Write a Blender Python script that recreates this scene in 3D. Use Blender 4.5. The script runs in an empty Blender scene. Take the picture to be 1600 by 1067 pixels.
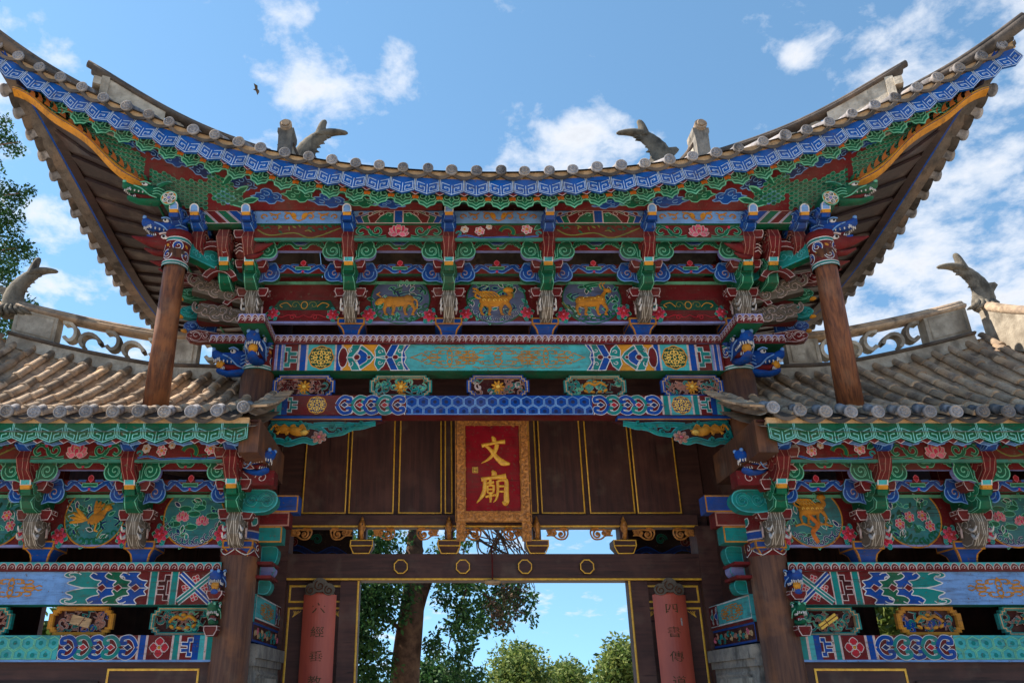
import bpy, math, random
from math import sin, cos, pi, radians, sqrt, atan2, hypot
from mathutils import Vector, Matrix, noise as mnoise
random.seed(7)
S = bpy.context.scene
COL = S.collection

# ------------------------------------------------------------------ camera, sky, sun, exposure
F_PX, PPX, PPY = 1244.0, 690.0, 533.5            # focal length and principal point for a 1600 px wide frame
PITCH = radians(23.95)
CAM = (-.607, -8.04, 1.6)
cd = bpy.data.cameras.new('camera'); cam = bpy.data.objects.new('camera', cd); COL.objects.link(cam)
cam.location = CAM; cam.rotation_euler = (radians(90) + PITCH, 0, 0)
cd.sensor_width = 36; cd.lens = F_PX / 1600 * 36; cd.shift_x = (800 - PPX) / 1600; cd.clip_end = 3000; cd.clip_start = .05
S.camera = cam
SUN_DIR = Vector((-.66, .12, .74)).normalized()   # towards the sun: left, a little behind the gate
SUN_EL = math.asin(SUN_DIR.z); SUN_AZ = atan2(SUN_DIR.x, SUN_DIR.y)
W = bpy.data.worlds.new('World'); S.world = W; W.use_nodes = True
nt = W.node_tree; nt.nodes.clear()
def N(tree, kind, **kw):
    n = tree.nodes.new(kind)
    for k, v in kw.items():
        if k.startswith('i_'): n.inputs[k[2:].replace('_', ' ')].default_value = v
        else: setattr(n, k, v)
    return n
def ramp(tree, stops, fac=None, interp='LINEAR'):
    r = tree.nodes.new('ShaderNodeValToRGB'); r.color_ramp.interpolation = interp
    e = r.color_ramp.elements
    while len(e) < len(stops): e.new(.5)
    for k, (p, c) in enumerate(stops):
        e[k].position = p; e[k].color = (c, c, c, 1) if isinstance(c, (int, float)) else (*c[:3], 1)
    if fac is not None: tree.links.new(fac, r.inputs[0])
    return r
out = N(nt, 'ShaderNodeOutputWorld'); bg = N(nt, 'ShaderNodeBackground'); bg.inputs[1].default_value = .13
sky = N(nt, 'ShaderNodeTexSky'); sky.sky_type = 'NISHITA'; sky.sun_disc = False
sky.sun_elevation = SUN_EL; sky.sun_rotation = SUN_AZ; sky.altitude = 1800; sky.air_density = 1.0; sky.dust_density = .3; sky.ozone_density = 1.2
tc = N(nt, 'ShaderNodeTexCoord')
lift = N(nt, 'ShaderNodeVectorMath', operation='ADD'); lift.inputs[1].default_value = (0, 0, .24); lnm = N(nt, 'ShaderNodeVectorMath', operation='NORMALIZE')   # clear mountain air: the horizon stays blue
nt.links.new(tc.outputs['Generated'], lift.inputs[0]); nt.links.new(lift.outputs[0], lnm.inputs[0]); nt.links.new(lnm.outputs[0], sky.inputs[0])
sep = N(nt, 'ShaderNodeSeparateXYZ'); nt.links.new(tc.outputs['Generated'], sep.inputs[0])
# clouds lie on a flat layer: direction / height
mx = N(nt, 'ShaderNodeMath', operation='MAXIMUM'); mx.inputs[1].default_value = -.05; nt.links.new(sep.outputs[2], mx.inputs[0])
def mth(op, a, b=None):
    n = N(nt, 'ShaderNodeMath', operation=op)
    for k, x in enumerate((a, b)):
        if x is None: continue
        if isinstance(x, (int, float)): n.inputs[k].default_value = x
        else: nt.links.new(x, n.inputs[k])
    return n.outputs[0]
cx_ = mth('DIVIDE', sep.outputs[0], mth('ADD', mx.outputs[0], .25)); cy_ = mth('DIVIDE', sep.outputs[1], mth('ADD', mx.outputs[0], .25))
cmb = N(nt, 'ShaderNodeCombineXYZ'); nt.links.new(cx_, cmb.inputs[0]); nt.links.new(cy_, cmb.inputs[1])
cmap = N(nt, 'ShaderNodeMapping'); cmap.inputs['Location'].default_value = (7.9, 4.4, 0); nt.links.new(cmb.outputs[0], cmap.inputs[0])
n1 = N(nt, 'ShaderNodeTexNoise', i_Scale=11.0, i_Detail=10.0, i_Roughness=.62, i_Distortion=.15); nt.links.new(cmap.outputs[0], n1.inputs['Vector'])
n2 = N(nt, 'ShaderNodeTexNoise', i_Scale=4.2, i_Detail=4.0); nt.links.new(cmap.outputs[0], n2.inputs['Vector'])
dens = mth('ADD', mth('MULTIPLY', n1.outputs[0], .75), mth('MULTIPLY', n2.outputs[0], .45))
# banks of cloud that stand in view: soft bumps of density round a direction
def bank(u, v, width, amt):
    t = -(v - PPY) / F_PX
    d = Vector(((u - PPX) / F_PX, cos(PITCH) - t * sin(PITCH), sin(PITCH) + t * cos(PITCH))).normalized()
    dp = N(nt, 'ShaderNodeVectorMath', operation='DOT_PRODUCT'); dp.inputs[1].default_value = d
    nm = N(nt, 'ShaderNodeVectorMath', operation='NORMALIZE'); nt.links.new(tc.outputs['Generated'], nm.inputs[0])
    nt.links.new(nm.outputs[0], dp.inputs[0])
    g = mth('SUBTRACT', 1.0, mth('DIVIDE', mth('SUBTRACT', 1.0, dp.outputs['Value']), 1 - cos(width)))
    return mth('MULTIPLY', mth('MAXIMUM', g, 0.0), amt)
BANKS = [(1530, 400, .24, .11), (1400, 330, .16, .06), (40, 250, .16, .05), (760, 20, .1, .05), (480, 60, .08, .05), (830, 245, .08, .12), (930, 235, .07, .12), (520, 130, .05, .08), (625, 85, .035, .09), (920, 175, .04, .08), (1245, 90, .02, .1), (640, 120, .16, -.05), (1560, 160, .1, -.05), (950, 170, .09, .05), (520, 120, .11, .05), (20, 60, .12, .08), (100, 320, .13, .08), (620, 85, .07, .05), (1240, 90, .06, .04), (1480, 60, .16, .05), (880, 1000, .14, -.06), (960, 860, .08, .03), (780, 40, .22, -.05), (1150, 120, .17, -.09), (230, 130, .17, -.12)]
for b in BANKS: dens = mth('ADD', dens, bank(*b))
cr = ramp(nt, [(.625, 0), (.70, .45), (.82, 1)], dens)
shade = ramp(nt, [(.62, (2.9, 3.1, 3.5)), (.74, (3.5, 3.6, 3.8)), (.9, (2.9, 3.0, 3.2))], dens)
mixc = N(nt, 'ShaderNodeMix', data_type='RGBA'); nt.links.new(mth('MULTIPLY', cr.outputs[0], .93), mixc.inputs[0])
tint = N(nt, 'ShaderNodeMix', data_type='RGBA', blend_type='MULTIPLY'); tint.inputs[0].default_value = 1; tint.inputs[7].default_value = (.94, 1.16, 1.07, 1); nt.links.new(sky.outputs[0], tint.inputs[6]); nt.links.new(tint.outputs[2], mixc.inputs[6]); nt.links.new(shade.outputs[0], mixc.inputs[7])
nt.links.new(mixc.outputs[2], bg.inputs[0]); nt.links.new(bg.outputs[0], out.inputs[0])
sl = bpy.data.lights.new('sun', 'SUN'); sl.energy = 5.0; sl.angle = radians(.5); sl.color = (1, .9, .76)
so = bpy.data.objects.new('sun', sl); COL.objects.link(so); so.rotation_euler = (-SUN_DIR).to_track_quat('-Z', 'Y').to_euler()
S.view_settings.view_transform = 'Standard'; S.view_settings.look = 'None'; S.view_settings.gamma = 1; S.view_settings.exposure = 1.18
S.render.engine = 'CYCLES'

# ------------------------------------------------------------------ pixel -> metres on the plane y = Y (used to take measurements off the photograph)
def at(u, v, Y):
    t = -(v - PPY) / F_PX; yw = cos(PITCH) - t * sin(PITCH); zw = sin(PITCH) + t * cos(PITCH); d = Y - CAM[1]
    return Vector(((u - PPX) / F_PX / yw * d + CAM[0], Y, zw / yw * d + CAM[2]))

# ------------------------------------------------------------------ colours (sRGB -> linear)
def rgb(r, g, b):
    f = lambda c: (c / 255 / 12.92) if c / 255 <= .04045 else ((c / 255 + .055) / 1.055) ** 2.4
    return (f(r), f(g), f(b))
C = dict(blue=rgb(8, 64, 140), dblue=rgb(12, 38, 88), pale=rgb(106, 146, 198), lav=rgb(124, 126, 176), teal=rgb(18, 118, 114), turq=rgb(64, 158, 162),
         green=rgb(12, 88, 62), dgreen=rgb(10, 66, 50), lgreen=rgb(104, 176, 146), mar=rgb(96, 22, 25), dmar=rgb(56, 15, 17), red=rgb(170, 34, 48),
         gold=rgb(196, 132, 40), ochre=rgb(178, 116, 36), yel=rgb(232, 184, 84), white=rgb(202, 196, 194), pinkw=rgb(188, 164, 160), pink=rgb(206, 96, 118), rose=rgb(190, 48, 82),
         black=rgb(18, 14, 14), grey=rgb(104, 94, 84), dgrey=rgb(66, 60, 54), brown=rgb(92, 54, 36), orange=rgb(206, 110, 36), tan=rgb(186, 150, 112), copper=rgb(160, 110, 96), olive=rgb(110, 106, 50))

# ------------------------------------------------------------------ materials
MAT = {}
def newmat(name):
    m = bpy.data.materials.new(name); m.use_nodes = True; MAT[name] = m
    t = m.node_tree; b = t.nodes['Principled BSDF']
    return m, t, b
def vec(t, scale=(1, 1, 1), rnd=True):
    c = N(t, 'ShaderNodeTexCoord'); mp = N(t, 'ShaderNodeMapping'); mp.inputs['Scale'].default_value = scale
    t.links.new(c.outputs['Object'], mp.inputs[0])
    if rnd:
        oi = N(t, 'ShaderNodeObjectInfo'); ad = N(t, 'ShaderNodeVectorMath', operation='ADD'); ml = N(t, 'ShaderNodeMath', operation='MULTIPLY'); ml.inputs[1].default_value = 37.0
        t.links.new(oi.outputs['Random'], ml.inputs[0]); t.links.new(mp.outputs[0], ad.inputs[0]); t.links.new(ml.outputs[0], ad.inputs[1])
        return ad.outputs[0]
    return mp.outputs[0]
def noise(t, v, scale, detail=5.0, rough=.55):
    n = N(t, 'ShaderNodeTexNoise', i_Scale=scale, i_Detail=detail, i_Roughness=rough); t.links.new(v, n.inputs['Vector']); return n.outputs[0]
def mix(t, fac, a, b, blend='MIX'):
    m = N(t, 'ShaderNodeMix', data_type='RGBA', blend_type=blend)
    for k, x in ((0, fac), (6, a), (7, b)):
        if isinstance(x, (int, float)): m.inputs[k].default_value = x
        elif isinstance(x, tuple): m.inputs[k].default_value = (*x[:3], 1)
        else: t.links.new(x, m.inputs[k])
    return m.outputs[2]
def bump(t, b, h, strength=.3, dist=.01):
    n = N(t, 'ShaderNodeBump'); n.inputs['Strength'].default_value = strength; n.inputs['Distance'].default_value = dist
    t.links.new(h, n.inputs['Height']); t.links.new(n.outputs[0], b.inputs['Normal'])
def m_paint():
    m, t, b = newmat('paint'); a = N(t, 'ShaderNodeAttribute', attribute_name='Col'); v = vec(t)
    n = noise(t, v, 7); f = noise(t, v, 70, 6)
    c = mix(t, 1.0, a.outputs['Color'], ramp(t, [(.25, .62), (.5, .95), (.75, 1.12)], n).outputs[0], 'MULTIPLY')
    c = mix(t, ramp(t, [(.55, 0), (.76, .34)], f).outputs[0], c, rgb(78, 70, 64))
    g = noise(t, vec(t, (3, 3, 24)), 1.5, 4)
    c = mix(t, ramp(t, [(.53, 0), (.78, .6)], g).outputs[0], c, rgb(60, 46, 40))
    hs = N(t, 'ShaderNodeHueSaturation'); hs.inputs['Saturation'].default_value = 1.0; t.links.new(c, hs.inputs['Color']); c = hs.outputs[0]
    d = noise(t, v, 2.3, 3); c = mix(t, ramp(t, [(.46, 0), (.78, .26)], d).outputs[0], c, rgb(104, 92, 80))                     # settled dust
    v2 = vec(t, (9, 9, 9)); fl = N(t, 'ShaderNodeTexVoronoi', i_Scale=3.0); t.links.new(v2, fl.inputs['Vector'])                 # flaked patches, cracks along the grain
    fk = noise(t, v, 26, 7, .7); c = mix(t, ramp(t, [(.605, 0), (.64, .8)], fk).outputs[0], c, rgb(92, 74, 60))
    cr_ = noise(t, vec(t, (2.2, 40, 70)), 1.0, 3); c = mix(t, ramp(t, [(.66, 0), (.7, .6)], cr_).outputs[0], c, rgb(34, 26, 22))
    t.links.new(c, b.inputs['Base Color']); b.inputs['Roughness'].default_value = .8; b.inputs['Specular IOR Level'].default_value = .15
    bump(t, b, mix(t, .5, f, fk), .6, .005)
def m_wood(name, c1, c2, c3, rough=.6, axis=2, scale=1.0, bst=.35):
    m, t, b = newmat(name); sc = [16 * scale] * 3; sc[axis] = 1.1 * scale
    v = vec(t, tuple(sc)); n = noise(t, v, 2.2, 8, .65); w = noise(t, vec(t, (2, 2, 2)), 1.3, 4)
    c = mix(t, ramp(t, [(.3, 0), (.62, 1)], n).outputs[0], c1, c2)
    c = mix(t, ramp(t, [(.5, 0), (.72, .8)], w).outputs[0], c, c3)
    k = noise(t, vec(t, tuple(x * .6 for x in sc)), 3.1, 2); c = mix(t, ramp(t, [(.68, 0), (.72, .8)], k).outputs[0], c, tuple(x * .25 for x in c1))
    oi = N(t, 'ShaderNodeObjectInfo'); c = mix(t, 1.0, c, ramp(t, [(0, .72), (1, 1.2)], oi.outputs['Random']).outputs[0], 'MULTIPLY'); sm_ = noise(t, vec(t, (3, 3, 3)), 1.0, 5); c = mix(t, ramp(t, [(.55, 0), (.78, .35)], sm_).outputs[0], c, rgb(120, 106, 92))
    t.links.new(c, b.inputs['Base Color']); b.inputs['Roughness'].default_value = rough; b.inputs['Specular IOR Level'].default_value = .3; bump(t, b, n, bst, .008)
def m_rock(name, c1, c2, c3, sc=6, rough=.9, spots=.6):
    m, t, b = newmat(name); v = vec(t)
    n = noise(t, v, sc, 8, .65); k = noise(t, v, sc * .35, 4); f = noise(t, v, sc * 7, 4)
    oi = N(t, 'ShaderNodeObjectInfo')
    c = mix(t, ramp(t, [(.35, 0), (.65, 1)], n).outputs[0], c1, c2)
    c = mix(t, ramp(t, [(.48, 0), (.66, spots)], k).outputs[0], c, c3)
    c = mix(t, 1.0, c, ramp(t, [(0, .55), (.5, .95), (1, 1.25)], oi.outputs['Random']).outputs[0], 'MULTIPLY')
    c = mix(t, ramp(t, [(.58, 0), (.7, .55)], f).outputs[0], c, tuple(x * .4 for x in c1))
    st_ = noise(t, vec(t, (1, 1, .35)), sc * .8, 5); c = mix(t, ramp(t, [(.56, 0), (.66, .6)], st_).outputs[0], c, tuple(x * .3 for x in c2))      # black lichen and rain stains
    t.links.new(c, b.inputs['Base Color']); b.inputs['Roughness'].default_value = rough; b.inputs['Specular IOR Level'].default_value = .2; bump(t, b, mix(t, .5, n, f), .8, .014)
m_paint()
m_wood('column_wood', rgb(96, 62, 44), rgb(64, 40, 32), rgb(126, 78, 46))
m_wood('raw_timber', rgb(128, 76, 44), rgb(74, 42, 28), rgb(148, 92, 52))
m_wood('dark_wood', rgb(82, 50, 44), rgb(58, 36, 33), rgb(92, 60, 52), axis=0, scale=.7, bst=.15)
m_wood('plank_wood', rgb(48, 29, 26), rgb(32, 20, 19), rgb(62, 40, 33), axis=0)  # base tone lowered so the colour carries the shade under the side eaves
m_wood('panel_wood', rgb(84, 49, 43), rgb(58, 35, 32), rgb(92, 58, 50), axis=2, scale=.6, bst=.3)
m_rock('tile', rgb(188, 164, 138), rgb(124, 108, 96), rgb(200, 162, 124))
m_rock('weathered_stone', rgb(112, 106, 96), rgb(70, 66, 60), rgb(134, 124, 108), sc=9)
m_rock('dark_tile', rgb(92, 84, 78), rgb(66, 60, 57), rgb(120, 100, 84))
m_rock('tile_end', rgb(150, 148, 152), rgb(116, 114, 118), rgb(160, 146, 132), sc=14)
m_rock('plaster', rgb(196, 186, 170), rgb(150, 140, 126), rgb(112, 102, 90), sc=6, spots=.8)
m_rock('mortar', rgb(206, 170, 128), rgb(176, 140, 102), rgb(140, 112, 86), sc=9)
m_rock('stone', rgb(142, 136, 128), rgb(100, 96, 92), rgb(168, 156, 140), sc=10)
m_rock('paving', rgb(186, 176, 160), rgb(168, 158, 144), rgb(192, 182, 164), sc=2)
m_rock('bark', rgb(120, 90, 70), rgb(70, 50, 40), rgb(96, 76, 64), sc=5)
def m_gold():
    m, t, b = newmat('gold'); v = vec(t); n = noise(t, v, 25)
    c = mix(t, ramp(t, [(.35, 0), (.7, 1)], n).outputs[0], rgb(240, 186, 60), rgb(206, 140, 40)); t.links.new(c, b.inputs['Base Color'])
    b.inputs['Roughness'].default_value = .42; b.inputs['Metallic'].default_value = .05; bump(t, b, n, .2, .004)
m_gold()
def m_carved():
    m, t, b = newmat('carved_gilt'); v = vec(t); n = noise(t, v, 30)
    c = mix(t, ramp(t, [(.35, 0), (.7, 1)], n).outputs[0], rgb(204, 134, 56), rgb(130, 78, 34)); t.links.new(c, b.inputs['Base Color'])
    b.inputs['Roughness'].default_value = .5; b.inputs['Metallic'].default_value = .1
m_carved()
def m_lacquer():
    m, t, b = newmat('red_lacquer'); v = vec(t, (1, 1, .3)); n = noise(t, v, 5)
    c = mix(t, ramp(t, [(.3, 0), (.7, 1)], n).outputs[0], rgb(192, 88, 66), rgb(156, 66, 54)); t.links.new(c, b.inputs['Base Color']); b.inputs['Roughness'].default_value = .45
m_lacquer()
def m_leaf(name, c1, c2, c3):
    m, t, b = newmat(name); g = N(t, 'ShaderNodeNewGeometry')
    c = ramp(t, [(0, c1), (.5, c2), (1, c3)], g.outputs['Random Per Island']).outputs[0]
    t.links.new(c, b.inputs['Base Color']); b.inputs['Roughness'].default_value = .6; b.inputs['Specular IOR Level'].default_value = .25
    tr = N(t, 'ShaderNodeBsdfTranslucent'); t.links.new(c, tr.inputs[0]); ms = N(t, 'ShaderNodeMixShader'); ms.inputs[0].default_value = .35
    t.links.new(b.outputs[0], ms.inputs[1]); t.links.new(tr.outputs[0], ms.inputs[2]); t.links.new(ms.outputs[0], t.nodes['Material Output'].inputs[0])
m_leaf('leaf_dark', rgb(28, 58, 30), rgb(44, 80, 38), rgb(66, 96, 44))
m_leaf('leaf_light', rgb(58, 82, 36), rgb(88, 108, 48), rgb(128, 136, 70))
m_leaf('leaf_brown', rgb(80, 58, 52), rgb(66, 74, 50), rgb(106, 74, 62))

# ------------------------------------------------------------------ mesh builder
class MB:
    """collects faces with a colour each; 2-D drawing goes through a stack of 2x3 transforms and a map (u, v, height) -> xyz"""
    cnt = 0
    def __init__(s, mp=None):
        s.v = []; s.f = []; s.c = []; s.sm = []; s.st = [(1, 0, 0, 1, 0, 0)]; s.mp = mp or (lambda u, v, h: (u, -h, v)); s.M = None; s.k = 0; s.e = 0; s.wob = .0032; MB.cnt += 1; s.seed = MB.cnt * 7.31
    def push(s, ox=0, oy=0, sx=1, sy=None, r=0):
        sy = sx if sy is None else sy; a, b, c, d, e, f = s.st[-1]; cr_, sr = cos(r), sin(r)
        A, B, Cc, D = sx * cr_, -sy * sr, sx * sr, sy * cr_
        s.st.append((a * A + b * Cc, a * B + b * D, c * A + d * Cc, c * B + d * D, a * ox + b * oy + e, c * ox + d * oy + f)); return s
    def pop(s): s.st.pop(); return s
    def P(s, p, h):
        a, b, c, d, e, f = s.st[-1]
        if s.wob:
            X_, Y_ = a * p[0] + b * p[1] + e, c * p[0] + d * p[1] + f; n_ = mnoise.noise_vector((X_ * 17 + s.seed, Y_ * 17, s.seed)); return s.V(s.mp(X_ + n_.x * s.wob, Y_ + n_.y * s.wob, h + s.e))
        return s.V(s.mp(a * p[0] + b * p[1] + e, c * p[0] + d * p[1] + f, h + s.e))
    def bumpe(s): s.k = (s.k + 1) % 36; s.e = s.k * 2.5e-5      # no two painted shapes share a plane
    def V(s, p):
        if s.M is not None: p = s.M @ Vector(p)
        s.v.append((p[0], p[1], p[2])); return len(s.v) - 1
    def F(s, ix, col, smooth=False): s.f.append(ix); s.c.append(col); s.sm.append(smooth)
    def poly(s, pts, h, col): s.bumpe(); s.F([s.P(p, h) for p in pts], col)
    def prism(s, pts, h0, h1, col, side=None, taper=1.0):
        n = len(pts); cx = sum(p[0] for p in pts) / n; cy = sum(p[1] for p in pts) / n
        a = [s.P(p, h0) for p in pts]; b = [s.P((cx + (p[0] - cx) * taper, cy + (p[1] - cy) * taper), h1) for p in pts]
        s.F(b, col)
        for i in range(n): s.F([a[i], a[(i + 1) % n], b[(i + 1) % n], b[i]], side or col)
    def line(s, pts, w, h, col, closed=False, h1=None):
        """flat ribbon; with h1 the ribbon is a raised bead (ridge at h1)"""
        s.bumpe(); n = len(pts); ws = w if isinstance(w, (list, tuple)) else [w] * n; L = []; R = []; M_ = []
        for i in range(n):
            p = pts[i]; q = pts[(i + 1) % n] if (closed or i < n - 1) else None; o = pts[i - 1] if (closed or i > 0) else None
            t1 = ((q[0] - p[0]), (q[1] - p[1])) if q else None; t0 = ((p[0] - o[0]), (p[1] - o[1])) if o else None
            def un(t):
                l = hypot(*t) or 1e-9; return (t[0] / l, t[1] / l)
            if t0 is None: d = un(t1); k = 1
            elif t1 is None: d = un(t0); k = 1
            else:
                a, b = un(t0), un(t1); d = un((a[0] + b[0] + 1e-9, a[1] + b[1])); k = 1 / max(.45, d[0] * a[0] + d[1] * a[1])
            nx, ny = -d[1] * ws[i] / 2 * k, d[0] * ws[i] / 2 * k
            L.append(s.P((p[0] + nx, p[1] + ny), h)); R.append(s.P((p[0] - nx, p[1] - ny), h))
            if h1 is not None: M_.append(s.P(p, h1))
        for i in range(n if closed else n - 1):
            j = (i + 1) % n
            if h1 is None: s.F([L[i], R[i], R[j], L[j]], col)
            else: s.F([L[i], M_[i], M_[j], L[j]], col, True); s.F([M_[i], R[i], R[j], M_[j]], col, True)
    def shape(s, pts, h, fill, edge, w=.008): s.poly(pts, h, fill); s.line(pts, w, h + .0012, edge, True)
    def vine(s, pts, w, h, col, edge, k=1.5, rel=None): s.line(pts, (w * k if not isinstance(w, list) else [x * k for x in w]), h, edge); s.line(pts, w, h + .0012, col, False, rel)
    def blob(s, cx, cy, rx, ry, h, hh, col, rot=0, n=10, edge=None, ew=.006):
        pts = [(cx + rx * cos(2 * pi * i / n) * cos(rot) - ry * sin(2 * pi * i / n) * sin(rot), cy + rx * cos(2 * pi * i / n) * sin(rot) + ry * sin(2 * pi * i / n) * cos(rot)) for i in range(n)]
        rings = [[s.P(p, h) for p in pts], [s.P((cx + (p[0] - cx) * .75, cy + (p[1] - cy) * .75), h + hh * .66) for p in pts]]
        top = s.P((cx, cy), h + hh)
        for i in range(n):
            j = (i + 1) % n; s.F([rings[0][i], rings[0][j], rings[1][j], rings[1][i]], col, True); s.F([rings[1][i], rings[1][j], top], col, True)
        if edge: s.line(pts, ew, h + .0015, edge, True)
    # ---- 3-D pieces
    def box(s, a, b, col, colb=None):
        x0, y0, z0 = a; x1, y1, z1 = b
        i = [s.V(p) for p in ((x0, y0, z0), (x1, y0, z0), (x1, y1, z0), (x0, y1, z0), (x0, y0, z1), (x1, y0, z1), (x1, y1, z1), (x0, y1, z1))]
        for k, q in enumerate(((0, 3, 2, 1), (4, 5, 6, 7), (0, 1, 5, 4), (1, 2, 6, 5), (2, 3, 7, 6), (3, 0, 4, 7))): s.F([i[x] for x in q], colb if (k == 0 and colb) else col)
    def loft(s, rings, col, cap=True, smooth=True):
        R = [[s.V(p) for p in r] for r in rings]; n = len(R[0])
        for a, b in zip(R, R[1:]):
            for i in range(n): s.F([a[i], a[(i + 1) % n], b[(i + 1) % n], b[i]], col, smooth)
        if cap: s.F(R[0][::-1], col); s.F(R[-1], col)
    def tube(s, pts, r, col, n=6, flat=1.0, cap=True):
        pts = [Vector(p) for p in pts]; rs = r if isinstance(r, (list, tuple)) else [r] * len(pts); rings = []
        up = Vector((0, 0, 1))
        for i, p in enumerate(pts):
            d = (pts[min(i + 1, len(pts) - 1)] - pts[max(i - 1, 0)]).normalized()
            x = d.cross(up)
            if x.length < 1e-3: x = d.cross(Vector((0, 1, 0)))
            x.normalize(); y = x.cross(d)
            rings.append([p + (x * cos(2 * pi * k / n) + y * sin(2 * pi * k / n) * flat) * rs[i] for k in range(n)])
        s.loft(rings, col, cap)
    def ball(s, c, r, col, n=8, m=6):
        r = r if isinstance(r, (tuple, list)) else (r, r, r); rings = []
        for j in range(1, m):
            a = pi * j / m; rings.append([(c[0] + r[0] * sin(a) * cos(2 * pi * i / n), c[1] + r[1] * sin(a) * sin(2 * pi * i / n), c[2] + r[2] * cos(a)) for i in range(n)])
        s.loft(rings, col)
    def lathe(s, prof, col, n=20, c=(0, 0)):
        R = [[(c[0] + r * cos(2 * pi * i / n), c[1] + r * sin(2 * pi * i / n), z) for i in range(n)] for r, z in prof]
        s.loft(R, col)
    def mesh(s, name, mats):
        me = bpy.data.meshes.new(name); me.from_pydata(s.v, [], s.f)
        ca = me.color_attributes.new('Col', 'FLOAT_COLOR', 'CORNER'); buf = []
        for f, c in zip(s.f, s.c): buf.extend((c[0], c[1], c[2], 1.0) * len(f))
        ca.data.foreach_set('color', buf); me.polygons.foreach_set('use_smooth', s.sm)
        me.materials.append(MAT[mats]); me.update(); return me

# ------------------------------------------------------------------ objects
WM = {}
def empty(name, loc=(0, 0, 0)):
    o = bpy.data.objects.new(name, None); COL.objects.link(o); o.location = loc; o.empty_display_size = .2; WM[o.name] = Matrix.Translation(loc); return o
def ob(name, m, mat='paint', parent=None, loc=(0, 0, 0), rot=(0, 0, 0), sc=(1, 1, 1), local=False):
    """m: MB or mesh data. Coordinates are world metres unless local (then relative to the parent)"""
    me = m if isinstance(m, bpy.types.Mesh) else m.mesh(name, mat)
    o = bpy.data.objects.new(name, me); COL.objects.link(o)
    o.location = loc; o.rotation_euler = rot; o.scale = sc
    B = Matrix.LocRotScale(Vector(loc), o.rotation_euler, Vector(sc))
    if parent:
        o.parent = parent; PW = WM[parent.name]
        if not local: o.matrix_parent_inverse = PW.inverted()
        WM[o.name] = PW @ B if local else B
    else: WM[o.name] = B
    return o
def tag(o, label=None, cat=None, group=None, kind=None):
    for k, x in (('label', label), ('category', cat), ('group', group), ('kind', kind)):
        if x: o[k] = x
    return o
def boxm(a, b, col=(1, 1, 1), colb=None): m = MB(); m.box(a, b, col, colb); return m

# ------------------------------------------------------------------ painted and carved motifs
def spiral(cx, cy, r0, r1, a0, turn, n=14, sx=1.0, sy=1.0):
    return [(cx + sx * (r0 + (r1 - r0) * i / (n - 1)) * cos(a0 + turn * i / (n - 1)), cy + sy * (r0 + (r1 - r0) * i / (n - 1)) * sin(a0 + turn * i / (n - 1))) for i in range(n)]
def arc(cx, cy, r, a0, a1, n=10, ry=None): return [(cx + r * cos(a0 + (a1 - a0) * i / (n - 1)), cy + (ry or r) * sin(a0 + (a1 - a0) * i / (n - 1))) for i in range(n)]
def ell(cx, cy, rx, ry, n=18): return [(cx + rx * cos(2 * pi * i / n), cy + ry * sin(2 * pi * i / n)) for i in range(n)]
def rect(x0, y0, x1, y1): return [(x0, y0), (x1, y0), (x1, y1), (x0, y1)]
def petal(cx, cy, a, l, w):
    pr = [(0, 0), (.3, .42), (.65, .5), (.88, .25), (1, 0), (.88, -.25), (.65, -.5), (.3, -.42)]
    return [(cx + p * l * cos(a) - q * w * sin(a), cy + p * l * sin(a) + q * w * cos(a)) for p, q in pr]
def lobed(cx, cy, rx, ry, k, amp=.16, n=40, ph=0): return [(cx + rx * (1 - amp + amp * abs(cos(k * t / 2 + ph))) * cos(t), cy + ry * (1 - amp + amp * abs(cos(k * t / 2 + ph))) * sin(t)) for t in (2 * pi * i / n for i in range(n))]
def spline(pts, n=6):
    out = []; P = [pts[0]] + list(pts) + [pts[-1]]
    for i in range(1, len(P) - 2):
        for k in range(n):
            t = k / n; a, b, c, d = P[i - 1], P[i], P[i + 1], P[i + 2]
            out.append(tuple(.5 * (2 * b[j] + (c[j] - a[j]) * t + (2 * a[j] - 5 * b[j] + 4 * c[j] - d[j]) * t * t + (3 * b[j] - a[j] - 3 * c[j] + d[j]) * t ** 3) for j in range(len(b))))
    out.append(tuple(pts[-1])); return out
def lotus(m, cx, cy, s, h, c1='pink', c2='rose', e='pinkw'):
    for a, l, w, c in ((.15, .55, .34, c1), (pi - .15, .55, .34, c1), (.6, .6, .36, c1), (pi - .6, .6, .36, c1), (1.05, .6, .34, c2), (pi - 1.05, .6, .34, c2), (pi / 2, .62, .36, c1)):
        m.shape(petal(cx, cy - .12 * s, a, l * s, w * s), h, C[c], C[e], .03 * s); h += .0016
    for a in (-.35, pi + .35): m.shape(petal(cx, cy - .08 * s, a, .42 * s, .26 * s), h, C[c1], C[e], .03 * s)
    m.shape(petal(cx, cy - .2 * s, pi / 2, .42 * s, .24 * s), h + .002, C[c2], C[e], .025 * s)
    m.poly(ell(cx, cy + .2 * s, .12 * s, .05 * s, 8), h + .003, C['gold'])
def bloom(m, cx, cy, s, h, c1='pink', c2='white', core='gold'):
    for k in range(6): m.shape(petal(cx, cy, k * pi / 3 + .3, s, s * .8), h + .0008 * k, C[c1], C[c2], .1 * s)
    m.poly(ell(cx, cy, .28 * s, .28 * s, 8), h + .007, C[core])
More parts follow.
